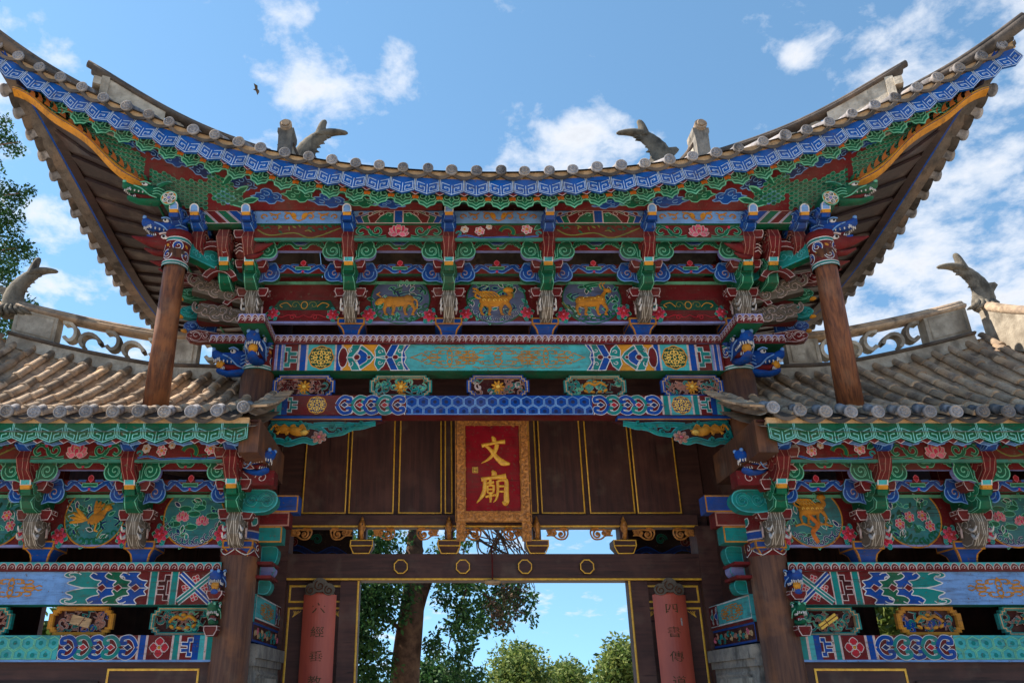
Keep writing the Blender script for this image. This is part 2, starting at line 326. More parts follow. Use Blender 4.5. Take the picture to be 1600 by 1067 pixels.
def cloud(m, cx, cy, w, hh, h, fill, edge, f=1, lw=.007):
    m.push(cx, cy, f * w, hh)
    p = [(-1, -.25), (-.75, -.1), (-.8, .25), (-.55, .55), (-.25, .45), (-.15, .8), (.2, .95), (.5, .7), (.5, .4), (.8, .35), (.85, .05), (1.15, -.1), (.8, -.3), (.6, -.6), (.2, -.55), (0, -.8), (-.35, -.7), (-.5, -.4), (-.8, -.45)]
    q = spline(p + [p[0]], 3)[:-1]; m.pop(); m.push(cx, cy)
    q = [(x * f * w, y * hh) for x, y in q]; m.shape(q, h, fill, edge, lw)
    for sx, sy, r in ((.2, .35, .3), (-.45, .1, .25), (.45, -.15, .25)): m.line([(f * w * x, hh * y) for x, y in spiral(sx, sy, r, .06, 1.2, 5.2, 9)], lw * .8, h + .0018, edge)
    m.pop()
def filigree(m, w, hh, h, col, lw=.008, seed=0):
    """gold scroll ornament, symmetric about both axes, w x hh half size"""
    cs = [spiral(.22, .42, .34, .05, pi * 1.2, -6.4, 14), spiral(.55, .5, .26, .05, pi * .9, 6.2, 12), spiral(.62, .1, .2, .05, pi, -5.6, 10), [(.0, .12), (.1, .3), (.05, .6), (.0, .8)], [(.3, 0), (.5, .06), (.75, .04), (.9, .2), (1, .1)], spiral(.82, .45, .16, .03, pi, -5.5, 9), [(0, .85), (.12, .95), (.25, .85), (.4, .92), (.55, .8)]]
    if seed: cs = cs[:seed]
    for fx in (1, -1):
        for fy in (1, -1):
            for c in cs: m.line([(fx * w * x, fy * hh * y) for x, y in c], lw, h, col)
    m.line(ell(0, 0, .05 * w + .012, .12 * hh + .006, 8), lw, h, col, True)
def wave_strip(m, u0, u1, v0, v1, unit, bgc, dome, edge, h=0):
    m.poly(rect(u0, v0, u1, v1), h, bgc); n = max(1, round((u1 - u0) / unit)); un = (u1 - u0) / n; H = v1 - v0
    for i in range(n):
        x = u0 + un * i
        p = [(x, v0)] + [(x + un * (.5 - .5 * cos(a)), v0 + H * (.18 + .72 * sin(a))) for a in (pi * k / 7 for k in range(8))] + [(x + un, v0)]
        m.poly(p, h + .001, dome); m.line(p[1:-1], H * .085, h + .0022, edge)
        m.line(spiral(x + un * .56, v0 + H * .42, H * .27, H * .05, pi * 1.1, -5.6, 10), H * .07, h + .0022, edge)
def hexes(m, u0, u1, v0, v1, r, fill, edge, dot, h, lw=.008):
    dx = r * sqrt(3); dy = r * 1.5; j = 0; y = v0 + r * .5
    while y < v1 + r * .2:
        x = u0 + (dx / 2 if j % 2 else 0)
        while x < u1:
            p = [(min(max(x + r * cos(pi / 6 + k * pi / 3), u0), u1), min(max(y + r * sin(pi / 6 + k * pi / 3), v0), v1)) for k in range(6)]
            p = [(x + (q[0] - x) * .9, y + (q[1] - y) * .9) for q in p]; m.line(p, lw, h, edge, True)
            if v0 < y < v1: m.poly([(x + .3 * r * cos(k * pi / 3), y + .3 * r * sin(k * pi / 3)) for k in range(6)], h, dot)
            x += dx
        y += dy; j += 1
def keyblock(m, u0, u1, v0, v1, a, b, e, h):
    m.poly(rect(u0, v0, u1, v1), h, a); w = u1 - u0; H = v1 - v0
    p = [(.0, .12), (.45, .12), (.45, .3), (.95, .3), (.95, .46), (.45, .46), (.45, .56), (.95, .56), (.95, .72), (.45, .72), (.45, .9), (0, .9), (0, .72), (.22, .72), (.22, .3), (0, .3)]
    m.shape([(u0 + w * x, v0 + H * y) for x, y in p], h + .001, b, e, .007)
def ruyi(m, cx, cy, s, h, fill, edge, f=1, lw=.008):
    """cloud-collar leaf pointing to f"""
    p = spline([(0, 0), (.25, .55), (.1, .9), (.45, 1), (.7, .72), (.62, .4), (1.0, .25), (1.25, 0), (1.0, -.25), (.62, -.4), (.7, -.72), (.45, -1), (.1, -.9), (.25, -.55), (0, 0)], 3)[:-1]
    m.shape([(cx + f * s * x, cy + s * y) for x, y in p], h, fill, edge, lw)
    for g in (1, -1): m.line([(cx + f * s * x, cy + g * s * y) for x, y in spiral(.4, .68, .22, .04, 0, 5.5, 9)], lw, h + .002, edge)
def swoosh(m, x0, x1, v0, v1, h, fill, edge, f=1, lw=.009):
    """breaking-wave leaf filling a slanted half panel: two curling leaves meeting at mid height"""
    w = x1 - x0; H = v1 - v0; mid = (v0 + v1) / 2
    for g in (1, -1):
        p = [(0, 0), (.12, .18), (.05, .42), (.22, .5), (.36, .72), (.3, 1.0), (.78, 1.0), (.95, .92), (1, .75), (.88, .62), (.74, .68), (.72, .5), (.9, .3), (.7, .12), (.45, 0)]
        q = spline(p, 3); q = [(x0 + w * (x if f > 0 else 1 - x), mid + g * H / 2 * min(max(y, 0), 1)) for x, y in q]
        m.shape(q, h, fill, edge, lw); m.line([(x0 + w * (x if f > 0 else 1 - x), mid + g * H / 2 * y) for x, y in spiral(.78, .78, .2, .04, 3.0, -5.0, 9)], lw, h + .002, edge)
def stepped(w, hh, st=.035):
    q = [(w, hh - 2 * st), (w - st, hh - 2 * st), (w - st, hh - st), (w - 2 * st, hh - st), (w - 2 * st, hh)]
    r = q + [(-x, y) for x, y in q[::-1]] + [(-x, -y) for x, y in q] + [(x, -y) for x, y in q[::-1]]
    return r
def carved_panel(w, hh, frame, frame2, kind, cols, seed):
    """pierced relief panel in a frame with stepped corners (front at -y), origin at its centre"""
    rnd = random.Random(seed); m = MB(); o = stepped(w, hh, .03); i = [(x * (w - .045) / w, y * (hh - .035) / hh) for x, y in o]
    m.poly(i, .006, C['dmar'])
    n = len(o); a = [m.P(p, 0) for p in o]; b = [m.P(p, .05) for p in o]; c = [m.P(p, .05) for p in i]; d = [m.P(p, .006) for p in i]
    for k in range(n):
        j = (k + 1) % n; m.F([a[k], a[j], b[j], b[k]], frame); m.F([b[k], b[j], c[j], c[k]], frame); m.F([c[k], c[j], d[j], d[k]], frame2)
    m.line([((p[0] + q[0]) / 2, (p[1] + q[1]) / 2) for p, q in zip(o, i)], .01, .052, frame2, True); m.F(a[::-1], C['dmar'])
    iw, ih = w - .07, hh - .055
    for k in range(24):                                      # leaf and cloud scrolls in relief
        x = rnd.uniform(-iw, iw); y = rnd.uniform(-ih, ih); s = rnd.uniform(.034, .056); f = rnd.choice((1, -1)); col = C[rnd.choice(cols)]
        p = spiral(0, 0, s, .008, rnd.uniform(0, 6.28), f * 4.8, 10); e = p[0]; p = [(e[0] * 2.0 - f * e[1] * .9, e[1] * 2.0 + f * e[0] * .9)] + p
        p = [(min(max(x + u, -iw - .02), iw + .02), min(max(y + v, -ih - .015), ih + .015)) for u, v in p]
        m.line(p, [.012 + .016 * min(1, 2 * q / len(p)) for q in range(len(p))], .016, C['pinkw'], False, .02)
        m.line(p, [.008 + .013 * min(1, 2 * q / len(p)) for q in range(len(p))], .022, col, False, .04)
    g = C['gold']
    if kind == 'flower':
        for k in range(9): m.blob(.045 * cos(k * .7), .045 * sin(k * .7), .03, .013, .036, .014, g, rot=k * .7)
        m.blob(0, 0, .022, .022, .044, .014, C['yel']); m.line([(0, -.03), (-.02, -ih), (.05, -ih - .01)], .014, .03, g, False, .045)
    elif kind == 'scroll':
        m.M = None; m.push(0, 0, 1, 1, .55); m.prism(rect(-.1, -.026, .1, .026), .03, .055, C['yel']); m.line([(-.1, .0), (.1, .0)], .008, .0565, C['brown']); m.line([(-.02, -.026), (-.02, .026)], .008, .0565, C['brown']); m.pop()
    elif kind == 'book':
        m.push(0, 0, 1, 1, -.22); m.prism(rect(-.095, -.042, .095, .042), .03, .055, C['tan']); m.line([(0, -.042), (.03, .042)], .007, .0565, C['mar']); m.pop()
    else:
        pts = spline([(-.13, -.01), (-.07, .045), (0, .02), (.06, .05), (.13, .0)], 4); m.line(pts, .03, .034, g, False, .06)
        for q in ((-.1, -.05), (-.03, -.06), (.05, -.055), (.11, -.04), (.0, .06)): m.blob(q[0], q[1], .028, .016, .034, .018, g, rot=q[0] * 6)
    return m
def beast(m, kind, h):
    """gilded animal in low relief, about .36 wide"""
    g = C['ochre']; d = C['gold']
    if kind == 'bird':
        m.blob(.02, .02, .09, .05, h, .022, g, rot=.6); m.blob(.11, .1, .035, .026, h, .02, d, rot=.5); m.line([(.07, .05), (.11, .1), (.15, .095)], [.05, .035, .008], h + .01, g)
        for a in (2.4, 2.7, 3.0, 3.3): m.blob(-.07 + .07 * cos(a), .0 + .07 * sin(a), .085, .017, h, .014, d, rot=a)
        for a in (.9, 1.25, 1.6): m.blob(.0 + .05 * cos(a), .05 + .05 * sin(a), .07, .018, h + .006, .014, g, rot=a)
        m.line([(.03, -.02), (.02, -.09), (.05, -.1)], .013, h + .008, d); return
    m.blob(0, 0, .13, .058, h, .03, g, rot=.05); m.blob(-.08, .0, .06, .06, h, .028, g); m.blob(.09, .02, .055, .055, h, .03, g)
    for x, k in ((-.11, -.02), (-.06, .02), (.07, -.015), (.12, .03)): m.line([(x, -.02), (x + k, -.08), (x + k * .3, -.135), (x + k * .3 + .02, -.14)], [.045, .028, .018, .016], h + .002, g, False, h + .024)
    if kind == 'ox':
        m.blob(-.17, .0, .055, .034, h + .006, .03, d, rot=.7); m.line([(-.16, .04), (-.2, .07), (-.17, .09)], .012, h + .02, d); m.line(spline([(.12, .03), (.17, 0), (.17, -.08)], 4), .014, h + .01, d)
    elif kind == 'deer':
        m.line([(.1, .03), (.14, .1)], [.05, .03], h + .004, g, False, h + .03); m.blob(.165, .115, .042, .022, h + .01, .026, d, rot=-.3)
        for q in (.0, .03): m.line([(.14 - q, .13), (.12 - q, .17), (.15 - q, .2)], .009, h + .02, d)
        for k in range(7): m.poly(ell(-.1 + .035 * k, .01 + .012 * (k % 3), .007, .006, 6), h + .034, C['yel'])
    else:
        m.line(spline([(.09, .02), (.15, .06), (.12, .11)], 4), [.06, .055, .05, .05, .045, .045, .04, .04, .04], h + .004, g, False, h + .03); m.blob(.13, .12, .05, .032, h + .01, .03, d)
        for k in range(6): m.line(spline([(.05 - .03 * k, .04), (.0 - .035 * k, .09), (-.05 - .03 * k, .1)], 3), .014, h + .02, d)
        for k in range(5): m.line(spiral(-.1 + .05 * k, 0, .018, .004, 0, 5, 7), .006, h + .032, C['yel'])
        m.line(spline([(-.12, .02), (-.18, .06), (-.15, .12), (-.2, .14)], 4), .02, h + .006, d, False, h + .024)

# ------------------------------------------------------------------ the bracket set: cap block and four stepped noses (origin: foot of the cap, front -y)
def nose(prof, hw, col, edge, fx=(-.8, 0, .8), side='spiral', lw=.008):
    hw *= .95; m = MB(); L = [m.V((-hw, y, z)) for y, z in prof]; R = [m.V((hw, y, z)) for y, z in prof]; n = len(prof)
    m.F(L[::-1], col); m.F(R, col)
    for i in range(n): m.F([L[i], L[(i + 1) % n], R[(i + 1) % n], R[i]], col)
    cy = sum(p[0] for p in prof) / n; cz = sum(p[1] for p in prof) / n
    for sg in (-1, 1):
        m.mp = lambda u, v, h: (sg * (hw + h), u, v)
        m.line([(cy + (y - cy) * .9, cz + (z - cz) * .9) for y, z in prof], .009, .0015, edge, True); sl_ = .0105
        if side:
            q = min(range(n), key=lambda k: prof[k][0]); fy, fz = prof[q]
            m.blob(cy + (fy - cy) * .35, cz + (fz - cz) * .3, .075, .07, 0, .03, col, edge=edge, ew=.011); m.blob(cy + .07, cz + .01, .055, .05, 0, .025, col, edge=edge, ew=.009); m.line(spiral(cy + .07, cz + .01, .038, .008, 3, 6.5, 11), sl_, .022, edge); m.blob(cy + (fy - cy) * .75, cz + (fz - cz) * .62, .05, .045, 0, .022, col, edge=edge, ew=.01); m.line(spiral(cy + (fy - cy) * .35, cz + (fz - cz) * .3, .055, .008, 0, 7.5, 14), sl_, .026, edge)
            m.line(spiral(cy + (fy - cy) * .72, cz + (fz - cz) * .6, .033, .008, 2, -6, 10), sl_, .019, edge)
            m.line([(cy + .1, cz), (cy + .04, cz + .03), (cy + .0, cz + .06)], sl_, .0015, edge); m.line([(cy + .16, cz - .05), (cy + .08, cz - .02), (cy + .05, cz + .05), (cy + .1, cz + .08)], sl_, .0015, edge)
    for x in fx:                                             # painted lines that run over the front and the underside
        for i in range(n - 1):
            (y0, z0), (y1, z1) = prof[i], prof[i + 1]; l = hypot(y1 - y0, z1 - z0) or 1
            ny, nz = (z1 - z0) / l, -(y1 - y0) / l
            if (y0 + y1) / 2 > -.08 and y0 > -.1: continue
            if ny * ((y0 + y1) / 2 - cy) + nz * ((z0 + z1) / 2 - cz) < 0: ny, nz = -ny, -nz
            w0 = x * hw + .012 * sin(i * 2.3 + x * 5); w1 = x * hw + .012 * sin((i + 1) * 2.3 + x * 5)
            m.F([m.V((w0 - lw / 2, y0 + ny * .002, z0 + nz * .002)), m.V((w0 + lw / 2, y0 + ny * .002, z0 + nz * .002)), m.V((w1 + lw / 2, y1 + ny * .002, z1 + nz * .002)), m.V((w1 - lw / 2, y1 + ny * .002, z1 + nz * .002))], edge)
    return m
def tongue(m, y, z, w, hgt, c1, c2, tilt=.35):
    """pale tongue with a row of white teeth, gilded underside"""
    m.M = Matrix.Translation((0, y, z)) @ Matrix.Rotation(tilt, 4, 'X'); m.mp = lambda u, v, h: (u, -h, v)
    p = [(-w, 0)] + arc(0, hgt * .55, w, pi, 0, 9, hgt * .45) + [(w, 0)]
    m.prism(p, -.03, .012, c1); m.line(p, .011, .0135, C['white'], True)
    m.prism(rect(-w, -hgt * .4, w, 0), -.03, .018, c2); m.prism(rect(-w * 1.05, -hgt * .95, w * 1.05, -hgt * .4), -.05, .006, C['blue'] if c1 == C['pale'] else C['green'])
    m.M = None
def make_bracket():
    P = {}
    m = MB(); bl = C['blue']                                 # cap block: square dish with concave flanks and gilt edges
    pf = [(.085, 0), (.088, .04), (.1, .085), (.128, .118), (.15, .13), (.15, .2)]
    m.loft([[(-w, -w, z), (w, -w, z), (w, w, z), (-w, w, z)] for w, z in pf], bl, True, False)
    for k in range(4):
        m.M = Matrix.Rotation(k * pi / 2, 4, 'Z')
        for (w0, z0), (w1, z1) in zip(pf, pf[1:]):
            for sg in (-1, 1):
                a, b = sg * w0, sg * w1; t = -sg * .016
                m.F([m.V((a, -w0 - .002, z0)), m.V((a + t, -w0 - .002, z0)), m.V((b + t, -w1 - .002, z1)), m.V((b, -w1 - .002, z1))], C['ochre'])
        for z in (.133, .196): m.F([m.V((-.15, -.1525, z - .008)), m.V((.15, -.1525, z - .008)), m.V((.15, -.1525, z + .008)), m.V((-.15, -.1525, z + .008))], C['ochre'])
    m.M = None
    m.box((-.05, -.1, .2), (.05, .1, 1.12), C['mar'])
    P['bracket_set'] = m
    P['claw_arm'] = nose([(.0, .24), (-.2, .12), (-.3, .13), (-.39, .22), (-.41, .34), (-.37, .45), (-.28, .5), (.0, .48)], .062, C['grey'], rgb(184, 174, 164), (-.85, -.4, .05, .5, .9), lw=.006)
    g = nose([(.0, .46), (-.42, .42), (-.52, .44), (-.56, .5), (-.53, .56), (-.6, .63), (-.58, .7), (-.48, .74), (.0, .72)], .068, C['green'], C['lgreen'], (-.85, .85))
    tongue(g, -.625, .64, .046, .1, C['turq'], C['gold']); P['green_beast_head'] = g
    P['red_arm'] = nose([(.0, .7), (-.5, .66), (-.64, .67), (-.74, .75), (-.78, .86), (-.75, .96), (-.68, 1.0), (-.6, .95), (.0, .95)], .064, C['mar'], C['copper'], (-.85, -.1, .75), lw=.0055)
    b = nose([(.0, .95), (-.7, .93), (-.82, .93), (-.88, .96), (-.86, .99), (-.93, 1.04), (-.91, 1.1), (-.8, 1.13), (.0, 1.1)], .06, C['blue'], C['pale'], (-.85, .85))
    tongue(b, -.955, 1.045, .042, .085, C['pale'], C['gold']); P['blue_beast_head'] = b
    s = MB()                                                  # small bearing block: inverted trapezoid, outlined
    s.loft([[(-w, -d, z), (w, -d, z), (w, d, z), (-w, d, z)] for w, d, z in ((.035, .05, 0), (.058, .065, .055), (.058, .065, .1))], C['mar'], True, False)
    s.mp = lambda u, v, h: (u, -.067 - h, v); s.line([(-.032, .004), (.032, .004), (.054, .055), (.054, .096), (-.054, .096), (-.054, .055)], .007, .0, C['pinkw'], True)
    for sg in (-1, 1): s.mp = lambda u, v, h: (sg * (.0595 + h), u, v); s.line([(-.055, .06), (.055, .06), (.055, .096), (-.055, .096)], .007, .0, C['pinkw'], True)
    P['side_block'] = s
    for k, y, z, hw, col, ed in (('green_beast_head', -.5, .69, .066, 'green', 'lgreen'), ('blue_beast_head', -.8, 1.08, .058, 'blue', 'pale'), ('red_arm', -.66, .9, .062, 'mar', 'copper'), ('claw_arm', -.33, .4, .06, 'grey', 'pinkw')):
        q = P[k]; q.M = None                                   # eyes, brows and ears of the beast
        for sg in (-1, 1):
            q.ball((sg * hw, y, z), (.012, .022, .018), C['white'], 6, 5); q.ball((sg * (hw + .009), y - .006, z), (.006, .01, .01), C['black'], 5, 4)
            q.tube(spline([(sg * hw, y - .05, z + .02), (sg * (hw + .01), y, z + .035), (sg * (hw + .01), y + .06, z + .02)], 3), .009, C[ed], 5)
            q.tube(spline([(sg * (hw - .01), y + .06, z + .0), (sg * (hw + .04), y + .08, z + .03), (sg * (hw + .05), y + .13, z + .05)], 3), [.022] * 4 + [.016, .012, .004], C[col], 6)
            if k == 'claw_arm':
                for j in (0, 1): q.tube(spline([(sg * .06, -.3 - .03 * j, .3 - .07 * j), (sg * .085, -.4, .25 - .07 * j), (sg * .08, -.46, .29 - .07 * j)], 3), [.016] * 3 + [.012, .01, .007, .003], C['white'], 6)
                q.tube(spline([(sg * .075, -.15, .42), (sg * .085, -.22, .34), (sg * .08, -.2, .22)], 3), .012, C['pinkw'], 5)
    lw_ = MB(lambda u, v, h: (u, -h, v))                        # carved leaves that flank the red arm
    for sg in (1,):
        for a, l, w_ in ((.25, .16, .06), (-.35, .15, .055), (.85, .12, .05)): q = petal(sg * .05, 0, a if sg > 0 else pi - a, l, w_); lw_.prism(q, -.02, .012, C['mar'], None, .9); lw_.line(q, .007, .0125, C['pinkw'], True)
    P['leaf_wing'] = lw_
    return {k: v.mesh(k, 'paint') for k, v in P.items()}
BR = make_bracket()
BLOCKS = [(.11, -.3, .36), (.11, -.5, .6), (.11, -.68, .86)]
def corner_nose(parent, kind, x, y, z, rz=0):
    return ob(kind, BR[kind], parent=parent, loc=(x, y, z), rot=(0, 0, rz))
def bracket(parent, x, z, y=0, rz=0, keep=None, sc=1.0):
    o = ob('bracket_set', BR['bracket_set'], parent=parent, loc=(x, y, z), rot=(0, 0, rz), sc=(sc,) * 3)
    for k in ('claw_arm', 'green_beast_head', 'red_arm', 'blue_beast_head'):
        if keep is None or k in keep: ob(k, BR[k], parent=o, local=True)
    if keep is None:
        for q in (-1, 1): ob('leaf_wing', BR['leaf_wing'], parent=o, local=True, loc=(0, -.58, .84), sc=(q, 1, random.uniform(.85, 1.1))); ob('leaf_wing', BR['leaf_wing'], parent=o, local=True, loc=(0, -.3, .42), sc=(.9 * q, 1, random.uniform(.7, .9)))
        for bx, by, bz in BLOCKS:
            for sg in (-1, 1): ob('side_block', BR['side_block'], parent=o, local=True, loc=(sg * bx, by, bz))
    return o

# ------------------------------------------------------------------ one bay of boards between two brackets (1.06 wide, origin at the foot of the caps)
BW = 1.06
def scroll_board(kind):
    m = MB(); grn = kind == 'green'
    a, e, und = (C['green'], C['lgreen'], C['lav']) if grn else (C['blue'], C['pale'], C['green'])
    hw = BW / 2 - .06; m.prism(rect(-hw, -.045, hw, .07), 0, .045, C['mar'], und)
    for f in (1, -1):
        m.push(0, 0, f, 1)
        p = [(.30, .07), (.27, .02)] + arc(.33, -.07, .085, pi * .75, pi * 1.45, 8) + [(.4, -.15), (.47, -.175), (.45, -.13), (.46, -.04), (.45, .03), (.41, .07)]
        m.prism(p, .01, .075, a, und); m.line(p, .011, .0765, e, True)
        m.line(spiral(.355, -.06, .075, .008, pi * .9, 9.5, 20), .009, .0765, e); m.line([(.43, -.14), (.425, -.05), (.4, .03), (.33, .055)], .008, .0765, e)
        m.line(spiral(.35, -.06, .05, .006, pi * 1.6, 7, 14), .006, .0765, C['ochre'] if not grn else C['lgreen'])
        v = spline([(.31, .03), (.24, -.01), (.18, .045), (.12, .02), (.06, -.02), (.0, .0)], 4) if not grn else spline([(.31, .03), (.25, .0), (.19, .05), (.1, .05), (.05, .0), (0, .0)], 4)
        m.vine(v, .03, .0465, a, e, 1.55, .056); m.vine(spiral(.2, .03, .04, .008, 0, 5.5, 10), .012, .0475, a, e)
        m.vine([(.16, .03), (.12, .065), (.05, .06)], .014, .0475, a, e); m.poly(petal(.28, .0, .3, .04, .03), .0485, C['rose']); m.pop()
    if grn: m.shape([(-.1, .07), (.1, .07), (.06, .035), (0, .03), (-.06, .035)], .0475, C['dblue'], C['pale'])
    else: m.shape(petal(0, .05, pi / 2, .07, .06), .0475, C['red'], C['pink'], .006); m.shape(rect(-.08, .005, .08, .035), .05, C['green'], C['lgreen'])
    m.poly(petal(0, -.035, pi / 2, .04, .03), .052, C['rose'])
    return m.mesh('scroll_board_' + kind, 'paint')
def flower_panel(kind):
    m = MB(); hw = BW / 2 - .05; h = .012
    m.prism(rect(-hw, 0, hw, .165), 0, .01, C['mar']); m.prism(rect(-hw, -.028, hw, 0), -.02, .012, rgb(58, 122, 106))
    if kind == 'lotus':
        for f in (1, -1):
            m.push(0, .08, f, 1)
            m.vine(spiral(.23, .01, .065, .012, 0, -7, 18), .018, h, C['green'], C['lgreen']); m.vine(spline([(.13, -.06), (.2, -.065), (.29, -.03), (.33, .04), (.4, .05), (.44, .0), (.41, -.035), (.37, -.02)], 3), .02, h, C['green'], C['lgreen'])
            m.vine([(.25, -.05), (.36, -.065), (.47, -.06)], .012, h, C['green'], C['lgreen']); m.poly(petal(.32, .03, 1.2, .04, .03), h + .003, C['rose']); m.vine([(.33, .02), (.4, .07), (.47, .06)], .012, h, C['green'], C['lgreen'])
            m.pop()
        lotus(m, 0, .065, .2, h + .004)
    elif kind == 'blossom':
        m.vine(spline([(-.44, .01), (-.34, .03), (-.2, .0), (0, .01), (.2, .005), (.42, .02)], 4), .012, h, C['blue'], C['pale'])
        for x, y, r in ((-.36, .1, .045), (-.2, .08, .055), (.3, .1, .06), (-.1, .13, .035)): bloom(m, x, y, r, h + .004, 'pink' if r > .05 else 'pinkw')
        m.vine(spiral(.1, .06, .085, .05, 2.9, -3.4, 14), .035, h + .002, C['green'], C['olive'], 1.4)
        for x0, y0, x1, y1 in ((-.2, .05, -.16, 0), (.3, .07, .26, 0), (.1, .06, .12, .0), (.15, .05, .22, .02), (-.36, .07, -.33, .02), (.3, .05, .18, .04)): m.line([(x0, y0), (x1, y1)], .007, h + .001, C['green'])
        m.vine(spiral(.42, .05, .035, .008, 0, 5.5, 9), .012, h, C['teal'], C['turq']); m.vine(spiral(-.42, .05, .035, .008, 3, -5.5, 9), .012, h, C['teal'], C['turq']); m.shape(petal(.38, .1, .6, .1, .05), h + .003, C['green'], C['lgreen'], .006)
    else:
        r = random.Random(3); m.poly(rect(-hw, 0, hw, .165), .0115, rgb(92, 32, 26))
        m.vine(spline([(-.44, .1), (-.3, .03), (-.05, .06), (.15, .0), (.44, .12)], 4), .014, h + .001, C['olive'], C['brown'])
        for k in range(26):
            x = r.uniform(-.42, .42); y = .05 + .09 * r.random(); a = r.uniform(.2, 2.9); m.poly(petal(x, y, a, .06, .02), h + .003 + .0002 * k, C['green'] if k % 3 else C['olive'])
    return m.mesh('flower_panel_' + kind, 'paint')
def roundel(kind):
    m = MB(); h = .006; rx, ry = .325, .3; cyy = .275
    if kind == 'scrollwork':
        m.poly([(-.36, .14), (.36, .14), (.28, .26), (-.28, .26)], h, C['dgreen'])
        for f in (1, -1):
            m.push(0, .2, f, 1); m.line(spiral(.1, 0, .05, .008, pi, -7, 14), .009, h + .002, C['olive']); m.line(spline([(.14, -.02), (.2, .03), (.27, .0), (.24, -.03)], 3), .009, h + .002, C['gold']); m.pop()
            m.push(0, .05, f, 1); m.line(spiral(.12, 0, .04, .008, pi, -7, 14), .009, h + .002, C['red']); m.line(spline([(.0, .03), (.07, .0), (.16, .03), (.24, .0), (.3, .03)], 4), .008, h + .002, C['red']); m.pop()
        m.line(ell(0, .2, .035, .045, 10), .009, h + .002, C['gold'], True)
        return m.mesh('roundel_scrollwork', 'paint')
    rim = C['green'] if kind in ('ox', 'qilin', 'deer') else C['ochre']
    EL = [(x, min(y, .47)) for x, y in ell(0, cyy, rx, ry, 36)]; m.prism(EL, 0, h, rgb(46, 108, 112) if kind in ('phoenix', 'pond', 'tree', 'blossoms') else rgb(78, 88, 118)); m.line(EL, .016, h + .001, rim, True, h + .012)
    r = random.Random(kind)
    for k in range(26):
        a = r.uniform(0, 6.28); q = sqrt(r.uniform(.1, .8)); x, y = rx * q * cos(a), min(cyy + ry * q * sin(a), .43); m.shape(petal(x, y, r.uniform(0, 6.28), .085, .04), h + .0022 + .00003 * k, C[('dgreen', 'green', 'dblue', 'teal')[k % 4]], C['lgreen'] if k % 3 else C['white'], .006)
    for k in range(11):                                       # rocks, water and leaves along the lower rim
        x = -.28 + .056 * k; y = cyy - ry * sqrt(max(0, 1 - (x / rx) ** 2)) + .05
        m.vine(spiral(x, y, .045, .006, r.uniform(0, 6), 5.5, 10), .012, h + .003, *( (C['dblue'], C['white']) if kind in ('tree', 'pond', 'qilin') else (C['green'], C['dgreen'])))
    if kind == 'pond':
        for x, y in ((-.12, .26), (.1, .22)): lotus(m, x, y, .13, h + .006)
        for x, y in ((-.2, .2), (0, .3), (.2, .28), (-.02, .17), (.05, .36), (-.1, .35)): m.shape(ell(x, y, .07, .03, 10), h + .004, C['green'], C['lgreen'], .006)
    elif kind == 'blossoms':
        for x, y in ((-.02, .27), (.12, .28), (-.14, .2), (.18, .18)): bloom(m, x, y, .055, h + .008, 'rose', 'pinkw')
        for k in range(22): m.poly(petal(r.uniform(-.25, .25), r.uniform(.1, .38), r.uniform(0, 6.3), .07, .03), h + .004 + .0001 * k, C['green'] if k % 2 else C['dgreen'])
    elif kind == 'tree':
        m.line(spline([(.02, .02), (-.02, .12), (.05, .2), (-.06, .3)], 4), .045, h + .004, C['orange'], False, h + .03)
        for f in (-1, 1): m.line(spline([(.0, .16), (f * .1, .2), (f * .2, .18)], 4), .02, h + .004, C['ochre'], False, h + .022)
        m.push(0, .34, 1.0); beast(m, 'qilin', h + .012); m.pop()
    else:
        for k in range(12): x, y = r.uniform(-.27, .27), r.uniform(.06, .42); m.vine(spline([(x, y), (x + r.uniform(-.06, .06), y + .05), (x + r.uniform(-.1, .1), y + .08)], 3), .02, h + .004, C[r.choice(('dgreen', 'green', 'dblue', 'olive'))], C['lgreen'], 1.5, h + .02)
        m.push(-.02 if kind != 'phoenix' else .0, .24, 1.2, 1.15); beast(m, {'phoenix': 'bird'}.get(kind, kind), h + .008); m.pop()
    return m.mesh('roundel_' + kind, 'paint')
def peony():
    m = MB(); r = random.Random(5)
    for k in range(6): m.shape(petal(.0, 0, k * 1.05 + .4, .085, .06), .004 + .001 * k, C['green'] if k % 2 else C['teal'], C['lgreen'], .006)
    m.vine(spiral(-.06, -.05, .035, .006, 0, 5.5, 9), .014, .012, C['teal'], C['turq']); m.vine(spiral(.06, .05, .03, .006, 3, 5.5, 9), .014, .012, C['teal'], C['turq'])
    for rr, hh, n in ((.045, .014, 6), (.026, .026, 5)):
        for k in range(n): m.blob(rr * cos(k * 6.28 / n), rr * sin(k * 6.28 / n), .026, .02, hh, .016, C['rose'] if n == 6 else C['red'], rot=k * 6.28 / n, edge=C['pink'], ew=.005)
    m.blob(0, 0, .014, .014, .04, .01, C['pink'])
    return m.mesh('peony_carving', 'paint')
